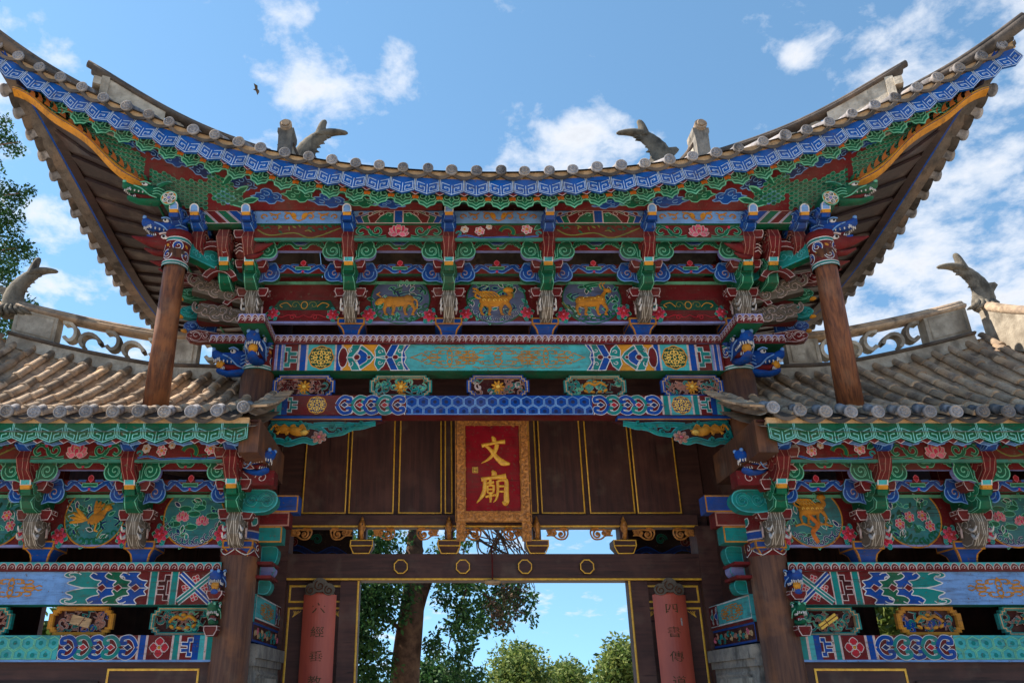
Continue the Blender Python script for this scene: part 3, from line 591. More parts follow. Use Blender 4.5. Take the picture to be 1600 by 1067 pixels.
def purlin_art(m, kind, x0, x1, z0, z1):
    w = (x1 - x0) / 2; cx, cz = (x0 + x1) / 2, (z0 + z1) / 2; hh = (z1 - z0) / 2
    if kind == 'gold':
        m.push(cx, cz)
        for f in (1, -1):
            for c in (spiral(.12, .0, .055, .01, pi, -6, 12), spiral(.26, -.01, .05, .01, .5, 5.6, 10), spiral(.38, .0, .04, .01, pi, -5.5, 10), [(.0, -.05), (.06, -.02), (.1, .05), (.16, .06)], [(.2, .05), (.25, .02), (.32, .05)]):
                m.line([(f * x, y) for x, y in c], .016, .002, C['ochre'])
            m.poly([(f * x, y) for x, y in petal(.03, -.02, 1.0, .09, .05)], .0025, C['gold'])
        m.pop(); return
    m.push(cx, cz)
    for f in (1, -1):
        m.push(0, 0, f, 1); h = .001
        for x, c in ((.47, 'blue'), (.4, 'green'), (.33, 'mar'), (.25, 'green')):
            p = [(.05, hh), (x * .55, hh), (x, -.0), (x * .92, -hh), (.05, -hh)] if c != 'green' or x > .3 else [(.05, hh * .6), (.12, hh * .7), (.2, .0), (.25, -hh), (.05, -hh)]
            m.shape(p, h, C[c], C['pinkw'], .007); h += .0018
        for x in (.16, .28, .38): m.shape(petal(x, hh * .7, -.6, .06, .04), h, C['mar'], C['pinkw'], .006)
        m.line(spiral(.1, .02, .035, .006, 0, 5.5, 9), .008, h + .002, C['lgreen']); m.pop()
    m.shape(rect(-.045, -hh, .045, hh), .009, C['blue'], C['pinkw'], .008); m.pop()
SB = {k: scroll_board(k) for k in ('green', 'blue')}
FP = {k: flower_panel(k) for k in ('lotus', 'blossom', 'bamboo')}
RD = {k: roundel(k) for k in ('scrollwork', 'ox', 'qilin', 'deer', 'phoenix', 'pond', 'tree', 'blossoms')}
PE = peony()
_ib = MB(); _ib.prism(rect(-BW / 2, .17, BW / 2, .72), -.03, 0, C['mar'], C['lav']); _ib.prism(rect(-BW / 2, .145, BW / 2, .17), -.03, .012, C['lav'])
_ib.prism(rect(-BW / 2 + .06, .63, BW / 2 - .06, .66), 0, .02, C['lgreen']); IB = _ib.mesh('infill_board', 'paint')
def bay(parent, x, z, w, flower, scene):
    k = w / BW
    o = ob('infill_board', IB, parent=parent, loc=(x, -.12, z), sc=(k, 1, 1))
    ob('painted_roundel', RD[scene], parent=o, local=True, loc=(0, -.001, .17))
    for f in (1, -1): s_ = random.uniform(.85, 1.15); ob('peony_carving', PE, parent=o, local=True, loc=(f * .34 + random.uniform(-.02, .02), -.01, .25 + random.uniform(-.02, .03)), rot=(0, -f * random.uniform(.2, 1.2), 0), sc=(f * s_ / k, 1.1, s_))
    ob('scroll_board', SB['blue'], parent=o, local=True, loc=(0, -.2, .68)); ob('scroll_board', SB['green'], parent=o, local=True, loc=(0, -.42, .84))
    ob('flower_panel', FP[flower], parent=o, local=True, loc=(0, -.63, .85))
    return o

# ================================================================== the ground
g = MB(); g.poly([(-900, -900), (900, -900), (900, 900), (-900, 900)], 0, (1, 1, 1)); g.mp = None
gm = MB(lambda u, v, h: (u, v, h)); gm.poly([(-900, -900), (900, -900), (900, 900), (-900, 900)], 0, (1, 1, 1))
tag(ob('ground', gm, 'paving'), 'pale stone paving around the gate', kind='structure')
tag(ob('terrace', boxm((-8, -2.2, .0), (8, 6, .38)), 'stone'), 'low stone terrace under the gate', kind='structure')

# ================================================================== the gate
gate = empty('temple_gate', (0, 0, .38))
tag(gate, 'tall central gate with blue fret eaves, brightly painted beams and upswept roof corners', 'gate')
COLX, COLR = 2.6, .18
def cyl(cx, cy, r): return lambda u, v, h: (cx + (r + h) * sin(u / r), cy - (r + h) * cos(u / r), v)
def collar(cx, cy, r, z0, z1, kind):
    m = MB(cyl(cx, cy, r)); Cc = 2 * pi * r; n = 24; us = [Cc * (i / n - .5) for i in range(n + 1)]
    def band(v0, v1, col, h=.004):
        for a, b in zip(us, us[1:]): m.poly(rect(a, v0, b, v1), h, col)
    H = z1 - z0
    if kind == 'swirl':
        band(z0, z1, C['mar']); band(z0, z0 + .14 * H, C['teal'], .007); band(z1 - .14 * H, z1, C['teal'], .007)
        for v in (z0 + .015, z0 + .14 * H, z1 - .14 * H, z1 - .01): band(v - .005, v + .005, C['white'], .009)
        for k in range(8):
            u = Cc * (k / 8 - .44 + (.065 if cx > 0 else 0)); v = z0 + H * (.36 if k % 2 else .66)
            m.poly(ell(u, v, .05, .055, 12), .006, C['blue']); m.line(ell(u, v, .05, .055, 12), .008, .0075, C['white'], True); m.line(spiral(u, v, .036, .006, k, 6, 10), .007, .0085, C['white'])
            m.poly(petal(u + .07, v + .03, .8 * (1 if k % 2 else -1), .05, .03), .007, C['ochre'])
    else:
        band(z0, z1, C['mar']); band(z0 + .36 * H, z0 + .5 * H, C['blue'], .007); band(z0 + .33 * H, z0 + .36 * H, C['pinkw'], .008); band(z0 + .5 * H, z0 + .53 * H, C['pinkw'], .008); band(z1 - .05 * H, z1, C['blue'], .008)
        for k in range(6):
            u = Cc * (k / 6 - .42); m.push(u, z0 + .17 * H, 1, 1)
            p = [(-.1, .06), (-.085, -.03), (-.04, -.06), (0, -.075), (.04, -.06), (.085, -.03), (.1, .06)]; m.shape(p, .007, C['teal'], C['white'], .008)
            for f in (1, -1): m.line(spiral(f * .045, .0, .035, .006, pi / 2, -f * 6, 10), .008, .0095, C['white'])
            m.pop(); m.shape(petal(u + .04, z0 + .62 * H, 1.0, .1, .07), .007, C['teal'], C['white'], .008)
    return m
for f in (-1, 1):
    m = MB(); m.lathe([(COLR * 1.03, .38), (COLR * 1.02, 1.5), (COLR, 3.5), (COLR * .97, 5.08)], (1, 1, 1), 28, (f * COLX, 0))
    o = ob('column', m, 'column_wood', gate)
    ob('painted_collar', collar(f * COLX, 0, COLR, 4.78, 5.08, 'swirl'), 'paint', o); ob('painted_collar', collar(f * COLX, 0, COLR * 1.01, 2.84, 3.3, 'ruyi'), 'paint', o)

# ---- frieze strip, great beam, carved panels, honeycomb beam
def frieze(name, parent, x0, x1, y, z0, z1, depth, bgc, unit=.069):
    m = MB(lambda u, v, h: (u, y - h, v)); m.box((x0, y, z0), (x1, y + depth, z1), C['dmar']); wave_strip(m, x0, x1, z0, z1, unit, bgc, C['mar'], C['pinkw'], .002)
    return ob(name, m, 'paint', parent)
frieze('frieze_strip', gate, -2.42, 2.42, -.15, 5.078, 5.185, .3, C['lav'])
BZ0, BZ1 = 4.777, 5.078
o = ob('great_beam', boxm((-2.43, -.12, BZ0), (2.43, .12, BZ1), C['turq'], C['green']), 'paint', gate)
m = MB(lambda u, v, h: (u, -.1225 - h, v + BZ0)); H = BZ1 - BZ0
def stripes(m, f, x0, x1, cols, H, h=.001):
    w = (x1 - x0) / sum(k for _, k in cols); x = x0
    for c, k in cols: m.poly([(f * a, b) for a, b in rect(x, 0, x + w * k, H)], h, C[c]); x += w * k
for f in (-1, 1):
    stripes(m, f, 2.43, 2.31, (('mar', 1), ('lav', 1), ('pinkw', .4), ('blue', 1.6), ('pinkw', .4), ('lav', 1)), H); keyblock(m, *sorted((f * 2.3, f * 2.16)), 0, H, C['mar'], C['teal'], C['white'], .001)
    stripes(m, f, 2.155, 2.05, (('pinkw', .7), ('blue', 2), ('pinkw', .7)), H)
    m.poly([(f * a, b) for a, b in rect(2.05, 0, 1.76, H)], .001, C['turq'])
    m.push(f * 1.905, H / 2); m.shape(lobed(0, 0, .135, .135, 8, .1), .003, C['dgreen'], C['gold'], .012); filigree(m, .11, .11, .005, C['yel'], .008); m.pop()
    stripes(m, f, 1.76, 1.67, (('pinkw', .8), ('blue', 2), ('pinkw', .8)), H)
    m.poly([(f * a, b) for a, b in rect(1.67, 0, 1.3, H)], .001, C['gold'])
    m.push(f * 1.67, H / 2, -f, 1)
    m.shape(ell(.0, 0, .05, .12, 14), .0015, C['mar'], C['white'], .008)
    for g_ in (1, -1): m.shape([(.04, .0), (.1, g_ * .15), (.2, g_ * .15), (.15, g_ * .07), (.1, 0)], .003, C['teal'], C['white'], .008); m.line(spiral(.08, g_ * .08, .035, .006, 1, g_ * 6, 10), .008, .005, C['white'])
    m.shape([(.13, 0), (.19, .15), (.3, .06), (.34, 0), (.3, -.06), (.19, -.15)], .004, C['teal'], C['white'], .009); m.shape([(.13, 0), (.18, .1), (.25, .05), (.28, 0), (.25, -.05), (.18, -.1)], .006, C['blue'], C['white'], .008); m.shape(ell(.15, 0, .035, .035, 10), .008, C['mar'], C['white'], .007)
    m.shape(ell(.28, 0, .022, .022, 8), .008, C['mar'], C['white'], .006)
    m.poly([(.4, .15), (.48, .02), (.56, .15)], .002, C['mar']); m.poly([(.4, -.15), (.48, -.02), (.56, -.15)], .002, C['mar'])
    for g_ in (1, -1):
        m.shape([(.35, 0), (.34, g_ * .08), (.38, g_ * .15), (.44, g_ * .1), (.47, g_ * .02)], .004, C['teal'], C['white'], .008); m.line(spiral(.4, g_ * .06, .03, .005, 0, g_ * 6, 9), .007, .006, C['white'])
        m.shape([(.46, g_ * .02), (.52, g_ * .15), (.6, g_ * .15), (.54, 0), (.49, 0)], .0045, C['blue'], C['white'], .008)
        m.shape([(.53, g_ * .0), (.6, g_ * .15), (.68, g_ * .15), (.63, g_ * .06), (.64, 0)], .006, C['teal'], C['white'], .008); m.line(spiral(.61, g_ * .08, .03, .005, 0, -g_ * 6, 9), .007, .008, C['white'])
        m.shape([(.66, g_ * .15), (.72, g_ * .15), (.66, g_ * .06), (.68, 0), (.63, 0)], .0055, C['blue'], C['white'], .008)
    m.shape(ell(.47, 0, .02, .02, 8), .009, C['mar'], C['white'], .006); m.shape(ell(.565, 0, .035, .03, 8), .009, C['mar'], C['white'], .006); m.pop()
filig = [(0, 1), (-.42, .62), (.42, .62)]
m.push(0, H / 2); filigree(m, .5, .13, .0018, C['ochre'], .008)
for f in (-1, 1):
    m.push(f * .52, 0); filigree(m, .3, .13, .0022, C['ochre'], .008); m.pop()
    m.line([(f * .75, .0), (f * .82, .05), (f * .88, .02), (f * .94, .0), (f * .88, -.02), (f * .82, -.05), (f * .75, 0)], .009, .0022, C['ochre'])
m.pop(); ob('beam_painting', m, 'paint', o)
kinds = [('flower', 'blue', ['copper', 'teal', 'mar']), ('flower', 'teal', ['teal', 'turq', 'teal', 'lgreen']), ('flower', 'blue', ['copper', 'teal', 'pinkw']), ('dragon', 'teal', ['teal', 'turq', 'lgreen']), ('flower', 'blue', ['copper', 'teal', 'copper'])]
for k, (kd, fr, cs) in enumerate(kinds):
    ob('carved_panel', carved_panel(.335, .13, C[fr], C['tan'], kd, cs, 20 + k), 'paint', gate, loc=((k - 2) * 1.045, .03, 4.636))
HZ0, HZ1 = 4.286, 4.5
def honeycomb(name, parent, x0, x1, y, z0, z1, ca, cb, dot, under, ends):
    """lower beam: honeycomb in the middle, ruyi and key blocks at the ends listed in ends"""
    o = ob(name, boxm((x0, y, z0), (x1, y + .2, z1), ca, under), 'paint', parent); H = z1 - z0
    m = MB(lambda u, v, h: (u, y - .0025 - h, v + z0)); L = 1.45
    a, b = (x0 + (L if 'l' in ends else 0), x1 - (L if 'r' in ends else 0))
    hexes(m, a, b, .004, H - .004, .07, ca, cb, dot, .001, .0095)
    for e in ends:
        m.push(x0 if e == 'l' else x1, 0, 1 if e == 'l' else -1, 1); h = .0015
        m.poly(rect(0, 0, L, H), .0012, C['mar'])
        stripes(m, 1, 0, .14, (('teal', 1), ('pinkw', .3), ('turq', .7)), H, h); m.poly(rect(.14, 0, .2, H), h, C['blue']); keyblock(m, .2, .31, 0, H, C['mar'], C['teal'] if ca == C['blue'] else C['blue'], C['white'], h)
        stripes(m, 1, .31, .4, (('pinkw', .4), ('teal', 1), ('pinkw', .4)), H, h); m.poly(rect(.4, 0, .62, H), h, C['turq'] if ca == C['blue'] else C['mar'])
        m.push(.51, H / 2)
        if ca == C['blue']: m.shape(lobed(0, 0, .1, .098, 8, .08, 32), .003, C['dblue'], C['gold'], .01); filigree(m, .085, .085, .005, C['yel'], .007)
        else:
            for k in range(4): m.shape(petal(0, 0, k * pi / 2, .09, .08), .003 + .0004 * k, C['red'], C['pinkw'], .007)
            m.shape(ell(0, 0, .02, .02, 8), .006, C['gold'], C['white'], .005)
        m.pop()
        stripes(m, 1, .62, .72, (('pinkw', .4), ('blue' if ca != C['blue'] else 'teal', 1), ('pinkw', .4)), H, h)
        for k, (x, c) in enumerate(((.74, 'blue'), (.9, 'teal'), (1.02, 'blue'), (1.16, 'teal'), (1.3, 'blue'))):
            for g_ in (1, -1):
                m.vine(spline([(x - .02, H / 2 + g_ * .005), (x + .01, H / 2 + g_ * .06), (x + .06, H / 2 + g_ * .09), (x + .12, H / 2 + g_ * .075), (x + .12, H / 2 + g_ * .035), (x + .075, H / 2 + g_ * .04)], 4), .034, .003 + .0005 * k, C[c], C['white'], 1.32)
            m.shape([(x + .02, H / 2), (x + .06, H / 2 + .03), (x + .1, H / 2), (x + .06, H / 2 - .03)], .006, C['red'] if k % 2 else C['dblue'], C['white'], .006)
        m.line([(L - .01, 0), (L - .07, H / 2), (L - .01, H)], .012, .004, C['white'])
        for x in (.86, 1.1, 1.26):
            for y_ in (.03, H - .03): m.shape(ell(x, y_, .03, .022, 8), .003, C['teal'], C['white'], .006)
        m.pop()
    ob('beam_painting', m, 'paint', o); return o
honeycomb('honeycomb_beam', gate, -2.43, 2.43, -.1, HZ0, HZ1, C['blue'], C['pale'], C['dblue'], C['mar'], 'lr')

# ---- carved spandrels below the honeycomb beam, gilt dragon and peony in blue-green scrolls
def spandrel(f):
    m = MB(lambda u, v, h: (f * u, -.03 - h, v)); m.box((f * 1.24, -.08, 4.247), (f * 2.43, .03, 4.283), C['blue']); m.line([(1.24, 4.244), (2.43, 4.244)], .012, .052, C['ochre'])
    base = spline([(2.44, 4.24), (1.27, 4.24), (1.32, 4.19), (1.5, 4.17), (1.62, 4.1), (1.78, 4.08), (1.9, 4.02), (2.1, 4.01), (2.25, 3.97), (2.44, 3.98)], 3); m.prism(base, -.02, .012, C['dmar'])
    for c, w in (([(2.42, 4.0), (2.3, 4.02), (2.2, 3.99), (2.05, 4.03), (1.95, 4.01), (1.85, 4.05)], .05), ([(2.4, 4.22), (2.1, 4.2), (1.9, 4.16), (1.8, 4.08)], .04), ([(1.95, 4.19), (1.7, 4.2), (1.5, 4.19), (1.3, 4.21)], .045), ([(2.42, 4.05), (2.4, 4.15), (2.36, 4.22)], .05), ([(1.8, 4.08), (1.66, 4.1), (1.55, 4.15), (1.42, 4.17), (1.34, 4.2)], .035)):
        m.vine(spline(c, 4), w, .014, C['teal'], C['turq'], 1.35, .045)
    for x, y, r, d in ((1.76, 4.17, .05, 1), (1.6, 4.15, .045, -1), (1.88, 4.06, .045, 1), (1.46, 4.2, .03, 1), (2.02, 4.17, .045, -1), (2.38, 4.06, .04, 1), (2.2, 4.03, .03, -1), (1.52, 4.18, .025, 1), (1.7, 4.11, .03, 1), (2.1, 4.2, .03, 1)):
        m.vine(spiral(x, y, r, .007, 1.5, d * 7, 14), .02, .02, C['teal'], C['turq'], 1.4, .052)
    for k in range(22):                                      # gilt dragon
        a = 2.3 - .015 * k; m.line(spline([(a, 4.12 + .05 * sin(k * .9)), (a + .04, 4.15 + .04 * cos(k)), (a + .09, 4.13 + .05 * sin(k))], 3), .014, .04, C['gold'], False, .062)
    m.blob(2.13, 4.12, .09, .05, .03, .05, C['gold'], rot=.3); m.blob(2.04, 4.1, .045, .03, .04, .05, C['yel'], rot=-.2); m.blob(2.26, 4.14, .07, .045, .03, .035, C['ochre'])
    for k in range(7): m.blob(1.88 + .05 * cos(k * .9), 4.05 + .04 * sin(k * .9), .03, .02, .05, .022, C['copper'], rot=k * .9, edge=C['pinkw'])
    m.blob(1.88, 4.05, .02, .018, .065, .02, C['pink']); return m
for f in (-1, 1): ob('carved_spandrel', spandrel(f), 'paint', gate)

# ---- dragon heads
def dragon_head(c, e, ball=True, beak=False):
    m = MB()
    def rings(L): return [[(rx * cos(2 * pi * k / 10), y, zc + rz * sin(2 * pi * k / 10)) for k in range(10)] for y, zc, rx, rz in L]
    if beak:
        m.loft(rings([(.1, 0, .07, .1), (-.05, .01, .09, .12), (-.16, .02, .08, .1), (-.26, .01, .05, .06), (-.36, .02, .025, .03), (-.44, .035, .006, .008)]), C[c])
        m.loft(rings([(-.05, -.1, .05, .04), (-.2, -.11, .035, .03), (-.3, -.08, .01, .012)]), C[c])
        for k in range(3): m.tube(spline([(0, -.02 - .05 * k, .1), (0, .02 - .05 * k, .17), (0, .08 - .05 * k, .2)], 3), [.02] * 6 + [.005], C[c])
    else:
        m.loft(rings([(.1, -.01, .1, .12), (-.04, .01, .115, .125), (-.14, .03, .12, .11), (-.22, .02, .095, .075), (-.32, .025, .085, .06), (-.4, .05, .085, .065), (-.44, .07, .05, .035)]), C[c])
        m.loft(rings([(.05, -.12, .09, .06), (-.1, -.16, .085, .045), (-.22, -.18, .075, .035), (-.33, -.155, .06, .03), (-.36, -.14, .03, .02)]), C[c])
        m.loft(rings([(.0, -.08, .07, .05), (-.2, -.1, .06, .04), (-.28, -.09, .05, .03)]), C['mar'])
        if ball: m.ball((0, -.31, -.07), (.062, .06, .06), C['gold'])
        for k in range(7):
            x = -.075 + .025 * k; y = -.4 + abs(x) * .8
            m.tube([(x, y, -.005), (x, y - .004, -.045)], [.013, .006], C['white'], 5); m.tube([(x * .8, y + .08, -.14), (x * .8, y + .07, -.105)], [.011, .004], C['white'], 5)
        for sx in (-1, 1):
            for k in range(4): m.tube([(sx * .085, -.18 - .05 * k, -.035), (sx * .087, -.18 - .05 * k, -.065)], [.012, .005], C['white'], 5)
            m.ball((sx * .05, -.42, .1), .028, C[e], 6, 5); m.tube(spline([(sx * .1, -.3, .03), (sx * .13, -.2, -.02), (sx * .12, -.1, -.1), (sx * .11, 0, -.12)], 3), .009, C[e])
            m.tube(spline([(sx * .11, .0, .08), (sx * .15, .08, .14), (sx * .13, .16, .18)], 3), [.03, .03, .028, .025, .02, .015, .006], C[c]); m.tube(spline([(sx * .08, -.02, .12), (sx * .1, .08, .2), (sx * .06, .16, .25)], 3), [.02] * 6 + [.005], C[e])
    for sx in (-1, 1):
        r = .075 if beak else .1; z = .05 if beak else .085; y = -.12 if beak else -.17
        m.ball((sx * r, y, z), (.02, .04, .03), C['white']); m.ball((sx * (r + .012), y - .012, z), (.012, .018, .018), C['black'], 6, 5)
        m.tube(spline([(sx * r * .9, y - .06, z + .03), (sx * r * 1.05, y, z + .05), (sx * r * 1.05, y + .07, z + .02)], 3), .011, C[e])
        for k in range(3): m.tube(spline([(sx * (.08 + .01 * k), .08, -.06 + .05 * k), (sx * .125, .0, -.05 + .05 * k), (sx * .12, -.06, -.08 + .05 * k)], 3), .007, C[e])
    return m
DH = {k: dragon_head(*a).mesh('dragon_head_' + k, 'paint') for k, a in dict(blue=('blue', 'pale'), sky=('blue', 'pale', False), green=('green', 'lgreen', False), phoenix=('mar', 'pinkw', False, True)).items()}

# ---- brackets and boards over the great beam
for x in (-2.66, -1.6, -.53, .53, 1.6, 2.66): bracket(gate, x, 5.185)
for x, fl, sc_ in ((-2.13, 'bamboo', 'scrollwork'), (-1.065, 'lotus', 'ox'), (0, 'blossom', 'qilin'), (1.065, 'bamboo', 'deer'), (2.13, 'lotus', 'scrollwork')): bay(gate, x, 5.185, 1.065, fl, sc_)
PZ0, PZ1 = 6.19, 6.345
o = ob('eaves_purlin', boxm((-3.4, -.8, PZ0), (3.4, -.66, PZ1), C['pale'], C['green']), 'paint', gate)
m = MB(lambda u, v, h: (u, -.8025 - h, v))
for k, x in enumerate((-2.13, -1.065, 0, 1.065, 2.13)): purlin_art(m, 'gold' if k % 2 == 0 else 'leaf', x - .53, x + .53, PZ0, PZ1)
for f in (-1, 1):
    for k, c in enumerate(('mar', 'green', 'mar', 'green', 'blue')): m.shape([(f * (3.38 - .12 * k), PZ1), (f * (3.28 - .12 * k), PZ1), (f * (3.12 - .12 * k), PZ0), (f * (3.22 - .12 * k), PZ0)], .001 + .0005 * k, C[c], C['pinkw'], .008)
ob('purlin_painting', m, 'paint', o)
m = MB(); m.box((-3.4, -.72, 5.19 + 1.16), (3.4, -.6, 6.55), C['dmar']); ob('purlin_board', m, 'paint', gate)

# ---- the corners: extra noses, raking beams, outward-facing carvings
CH = MB()
def claw_side(col, e, tip):
    return nose([(.05, .0), (-.25, -.06), (-.36, -.05), (-.42, .03), (-.39, .1), (-.28, .14), (.05, .13)], .06, C[col], C[e], (-.8, 0, .8), lw=.0065)
for f in (-1, 1):
    [corner_nose(gate, k_, f * x_, 0, 5.185) for k_, x_ in (('red_arm', 3.2), ('blue_beast_head', 3.2), ('red_arm', 2.93), ('green_beast_head', 2.93))]
    # corner plate: wave-patterned plank ends crossing over the column
    m = MB(); m.box((f * 2.42, -.67, 5.078), (f * 2.69, -.15, 5.185), C['dmar'], C['green']); m.box((f * 2.69, -.152, 5.078), (f * 3.12, .15, 5.185), C['dmar'], C['green'])
    m.mp = lambda u, v, h: (u, -.672 - h, v); wave_strip(m, *sorted((f * 2.42, f * 2.69)), 5.078, 5.185, .069, C['lav'], C['mar'], C['pinkw'])
    m.mp = lambda u, v, h: (u, -.154 - h, v); wave_strip(m, *sorted((f * 2.69, f * 3.12)), 5.078, 5.185, .069, C['lav'], C['mar'], C['pinkw'])
    for xs, d in ((f * 2.42, -f), (f * 2.69, f)): m.mp = lambda u, v, h: (xs + d * (.002 + h), u, v); wave_strip(m, -.67, -.155, 5.078, 5.185, .069, C['lav'], C['mar'], C['pinkw'])
    ob('corner_plate', m, 'paint', gate)
    ob('dragon_head', DH['blue'], parent=gate, loc=(f * 2.57, -.2, 4.97), sc=(.85, .75, .92)); ob('dragon_head', DH['blue'], parent=gate, loc=(f * 2.74, -.06, 4.9), rot=(0, 0, f * pi / 2 - f * .3), sc=(.85, .8, .88))
    # boards behind the corner noses and raking green beam to the prop
    m = MB(); m.box((f * 2.66, -.14, 5.35), (f * 3.3, .0, 6.3), C['mar']); m.mp = lambda u, v, h: (u, -.1425 - h, v)
    for x in (2.8, 3.07):
        m.line([(f * x + a, 5.88 + b) for a, b in rect(-.11, -.09, .11, .09)], .01, .001, C['lav'], True)
        for k in range(5): m.poly(petal(f * x, 5.88, k * 1.257, .05, .035), .001 + .0003 * k, C['lav'])
    ob('corner_board', m, 'paint', gate)
    def slab(p0, p1, hgt, th, col, e, under, curls, name, up=0.0):
        a, b = Vector(p0), Vector(p1); d = (b - a); L = d.length; ux = d.normalized(); nr = Vector((0, 0, 1)).cross(ux).normalized()
        if nr.y > 0: nr = -nr
        uz = ux.cross(nr); uz = uz if uz.z > 0 else -uz
        m = MB(lambda u, v, h: tuple(a + ux * u + uz * v + nr * h)); m.prism(rect(0, 0, L, hgt), -th, 0, col, under)
        (m.line(rect(.02, .012, L - .02, hgt - .012), .007, .002, e, True) if col != C['grey'] else [m.vine(spiral(L * (.2 + .115 * k), hgt * (.38 + .28 * (k % 2)), .075, .008, k, 6.5 * (-1) ** k, 14), .026, .003, col, C['pinkw'], 1.5, .035) for k in range(8)])
        for k in range(curls):
            if col == C['grey']: break
            x = L * (.3 + .62 * k / max(1, curls - 1)); m.line(spiral(x, hgt * (.5 + .15 * (-1) ** k), hgt * .34, .008, k, 7.5 * (-1) ** k, 14), .008, .002, e); m.line(spiral(x - .1, hgt * .4, hgt * .2, .008, k, -6, 10), .007, .002, e)
        return ob(name, m, 'paint', gate)
    slab((f * 2.62, -.2, 5.7), (f * 3.36, -.86, 5.82), .2, .1, C['teal'], C['turq'], C['green'], 5, 'raking_beam'); slab((f * 2.66, -.26, 5.46), (f * 3.3, -.42, 5.58), .2, .12, C['grey'], C['white'], C['dgrey'], 6, 'raking_beam'); slab((f * 2.72, -.22, 5.27), (f * 3.24, -.3, 5.33), .17, .1, C['grey'], C['white'], C['dgrey'], 5, 'raking_beam')
    m = MB()
    for x, z, y in ((2.98, 5.72, -.55), (2.8, 5.52, -.3), (3.05, 5.95, -.68)):
        m.mp = lambda u, v, h: (f * x + u, y - h, z + v); q = arc(0, -.12, .2, .45, pi - .45, 8) + arc(0, -.12, .14, pi - .45, .45, 8); m.prism(q, -.08, .02, C['mar']); m.line(q, .007, .0215, C['pinkw'], True)
    ob('arched_block', m, 'paint', gate)
    for x, y, z, col, e in ((3.2, -.1, 5.62, 'green', 'lgreen'), (3.22, .02, 5.46, 'teal', 'turq'), (3.18, .1, 5.32, 'blue', 'pale'), (3.1, .0, 5.16, 'mar', 'pinkw'), (3.3, -.2, 5.78, 'mar', 'pinkw')):
        cm = claw_side(col, e, 'gold')
        if col in ('green', 'teal', 'blue'): cm.ball((0, -.4, -.03), (.04, .06, .03), C['gold'])
        ob('side_claw', cm, 'paint', gate, loc=(f * x, y, z), rot=(0, 0, f * pi / 2 - f * .35), sc=(.75,) * 3)
    ob('dragon_head', DH['sky'], parent=gate, loc=(f * 3.4, -.78, 6.08), rot=(0, 0, f * 1.15), sc=(.85, .85, .8)); ob('phoenix_head', DH['phoenix'], parent=gate, loc=(f * 3.4, -.8, 5.9), rot=(0, 0, f * 1.2), sc=(1.0,) * 3)
    ob('phoenix_head', DH['phoenix'], parent=gate, loc=(f * 3.36, -.7, 5.72), rot=(0, 0, f * 1.3), sc=(.7,) * 3); ob('phoenix_head', DH['phoenix'], parent=gate, loc=(f * 2.72, -.62, 5.95), rot=(0, 0, -f * 1.2), sc=(.8,) * 3)
    ob('dragon_head', DH['green'], parent=gate, loc=(f * 3.6, -1.0, 6.41), rot=(0, 0, f * 1.2), sc=(.72, .8, .66))
    corner_nose(gate, 'blue_beast_head', f * 3.4, -.05, 5.185)
    # flower disc on the end of the purlin
    m = MB(); m.mp = lambda u, v, h: (f * 3.455 + u, -1.02 - h, 6.345 + v); m.prism(ell(0, 0, .085, .085, 20), -.2, .03, C['ochre'], C['green']); m.line(ell(0, 0, .083, .083, 20), .01, .031, C['lgreen'], True)
    for k in range(5): m.shape(ell(.047 * cos(k * 1.257), .047 * sin(k * 1.257), .025, .025, 8), .032, C['dgreen'], C['white'], .008); m.line(spiral(.047 * cos(k * 1.257), .047 * sin(k * 1.257), .016, .004, k, 5, 7), .006, .034, C['white'])
    m.poly(ell(0, 0, .018, .018, 8), .035, C['lav']); ob('flower_disc', m, 'paint', gate)
    # prop post that carries the corner
    m = MB(); m.loft([[(f * (3.43 + (3.36 - 3.43) * t) + r * cos(2 * pi * k / 20), -.6 - .25 * t + r * sin(2 * pi * k / 20), 4.15 + 1.65 * t) for k in range(20)] for t, r in ((0, .125), (.5, .115), (.86, .108), (1, .106))], (1, 1, 1))
    o = ob('prop_post', m, 'raw_timber', gate)
    cmb_ = collar(f * 3.372, -.815, .124, 5.62, 5.95, 'swirl'); ob('painted_collar', cmb_, 'paint', o)
    m = MB(); m.lathe([(.122, 5.945), (.145, 5.96), (.145, 6.02), (.12, 6.03)], C['mar'], 20, (f * 3.37, -.825)); ob('cap_ring', m, 'paint', o)

# ================================================================== the main roof
def Ef(X): u = abs(X) / 5.4; return Vector((X, -1.25 - .45 * u ** 3, 6.47 + 1.38 * u ** 2.1))
def Es(f, Y): w = abs(Y - 1.6) / 3.3; return Vector((f * (4.75 + .65 * w ** 3), Y, 6.5 + 1.35 * w ** 2.3))
roof = ob('main_roof', MB(), 'dark_tile', gate)          # mesh filled below
def hipline(f, t):                                         # ridge line between front and side slopes
    a, b = Vector((f * 2.5, -.35, 7.15)), Vector((f * 5.38, -1.68, 7.93)); p = a.lerp(b, t); p.z -= .18 * sin(pi * t); return p
rm = MB(); NX = 44
def frontsheet(mir):
    for i in range(NX):
        for a, b in (((-5.4 + 10.8 * i / NX), (-5.4 + 10.8 * (i + 1) / NX)),):
            def col_(X):
                e = Ef(X) + Vector((0, 0, .06)); top = Vector((X, 1.6, 8.35)) if abs(X) <= 2.46 else hipline(1 if X > 0 else -1, (abs(X) - 2.46) / (5.4 - 2.46))
                out_ = []
                for k in range(7):
                    t = k / 6; p = e.lerp(top, t); p.z -= .16 * sin(pi * t) * (1 if abs(X) <= 2.46 else .3)
                    out_.append((p.x, 3.2 - p.y if mir else p.y, p.z))
                return out_
            A, B = col_(a), col_(b)
            if (abs(a) <= 2.46) != (abs(b) <= 2.46): continue
            for k in range(6): rm.F([rm.V(A[k]), rm.V(B[k]), rm.V(B[k + 1]), rm.V(A[k + 1])], (1, 1, 1))
frontsheet(False); frontsheet(True)
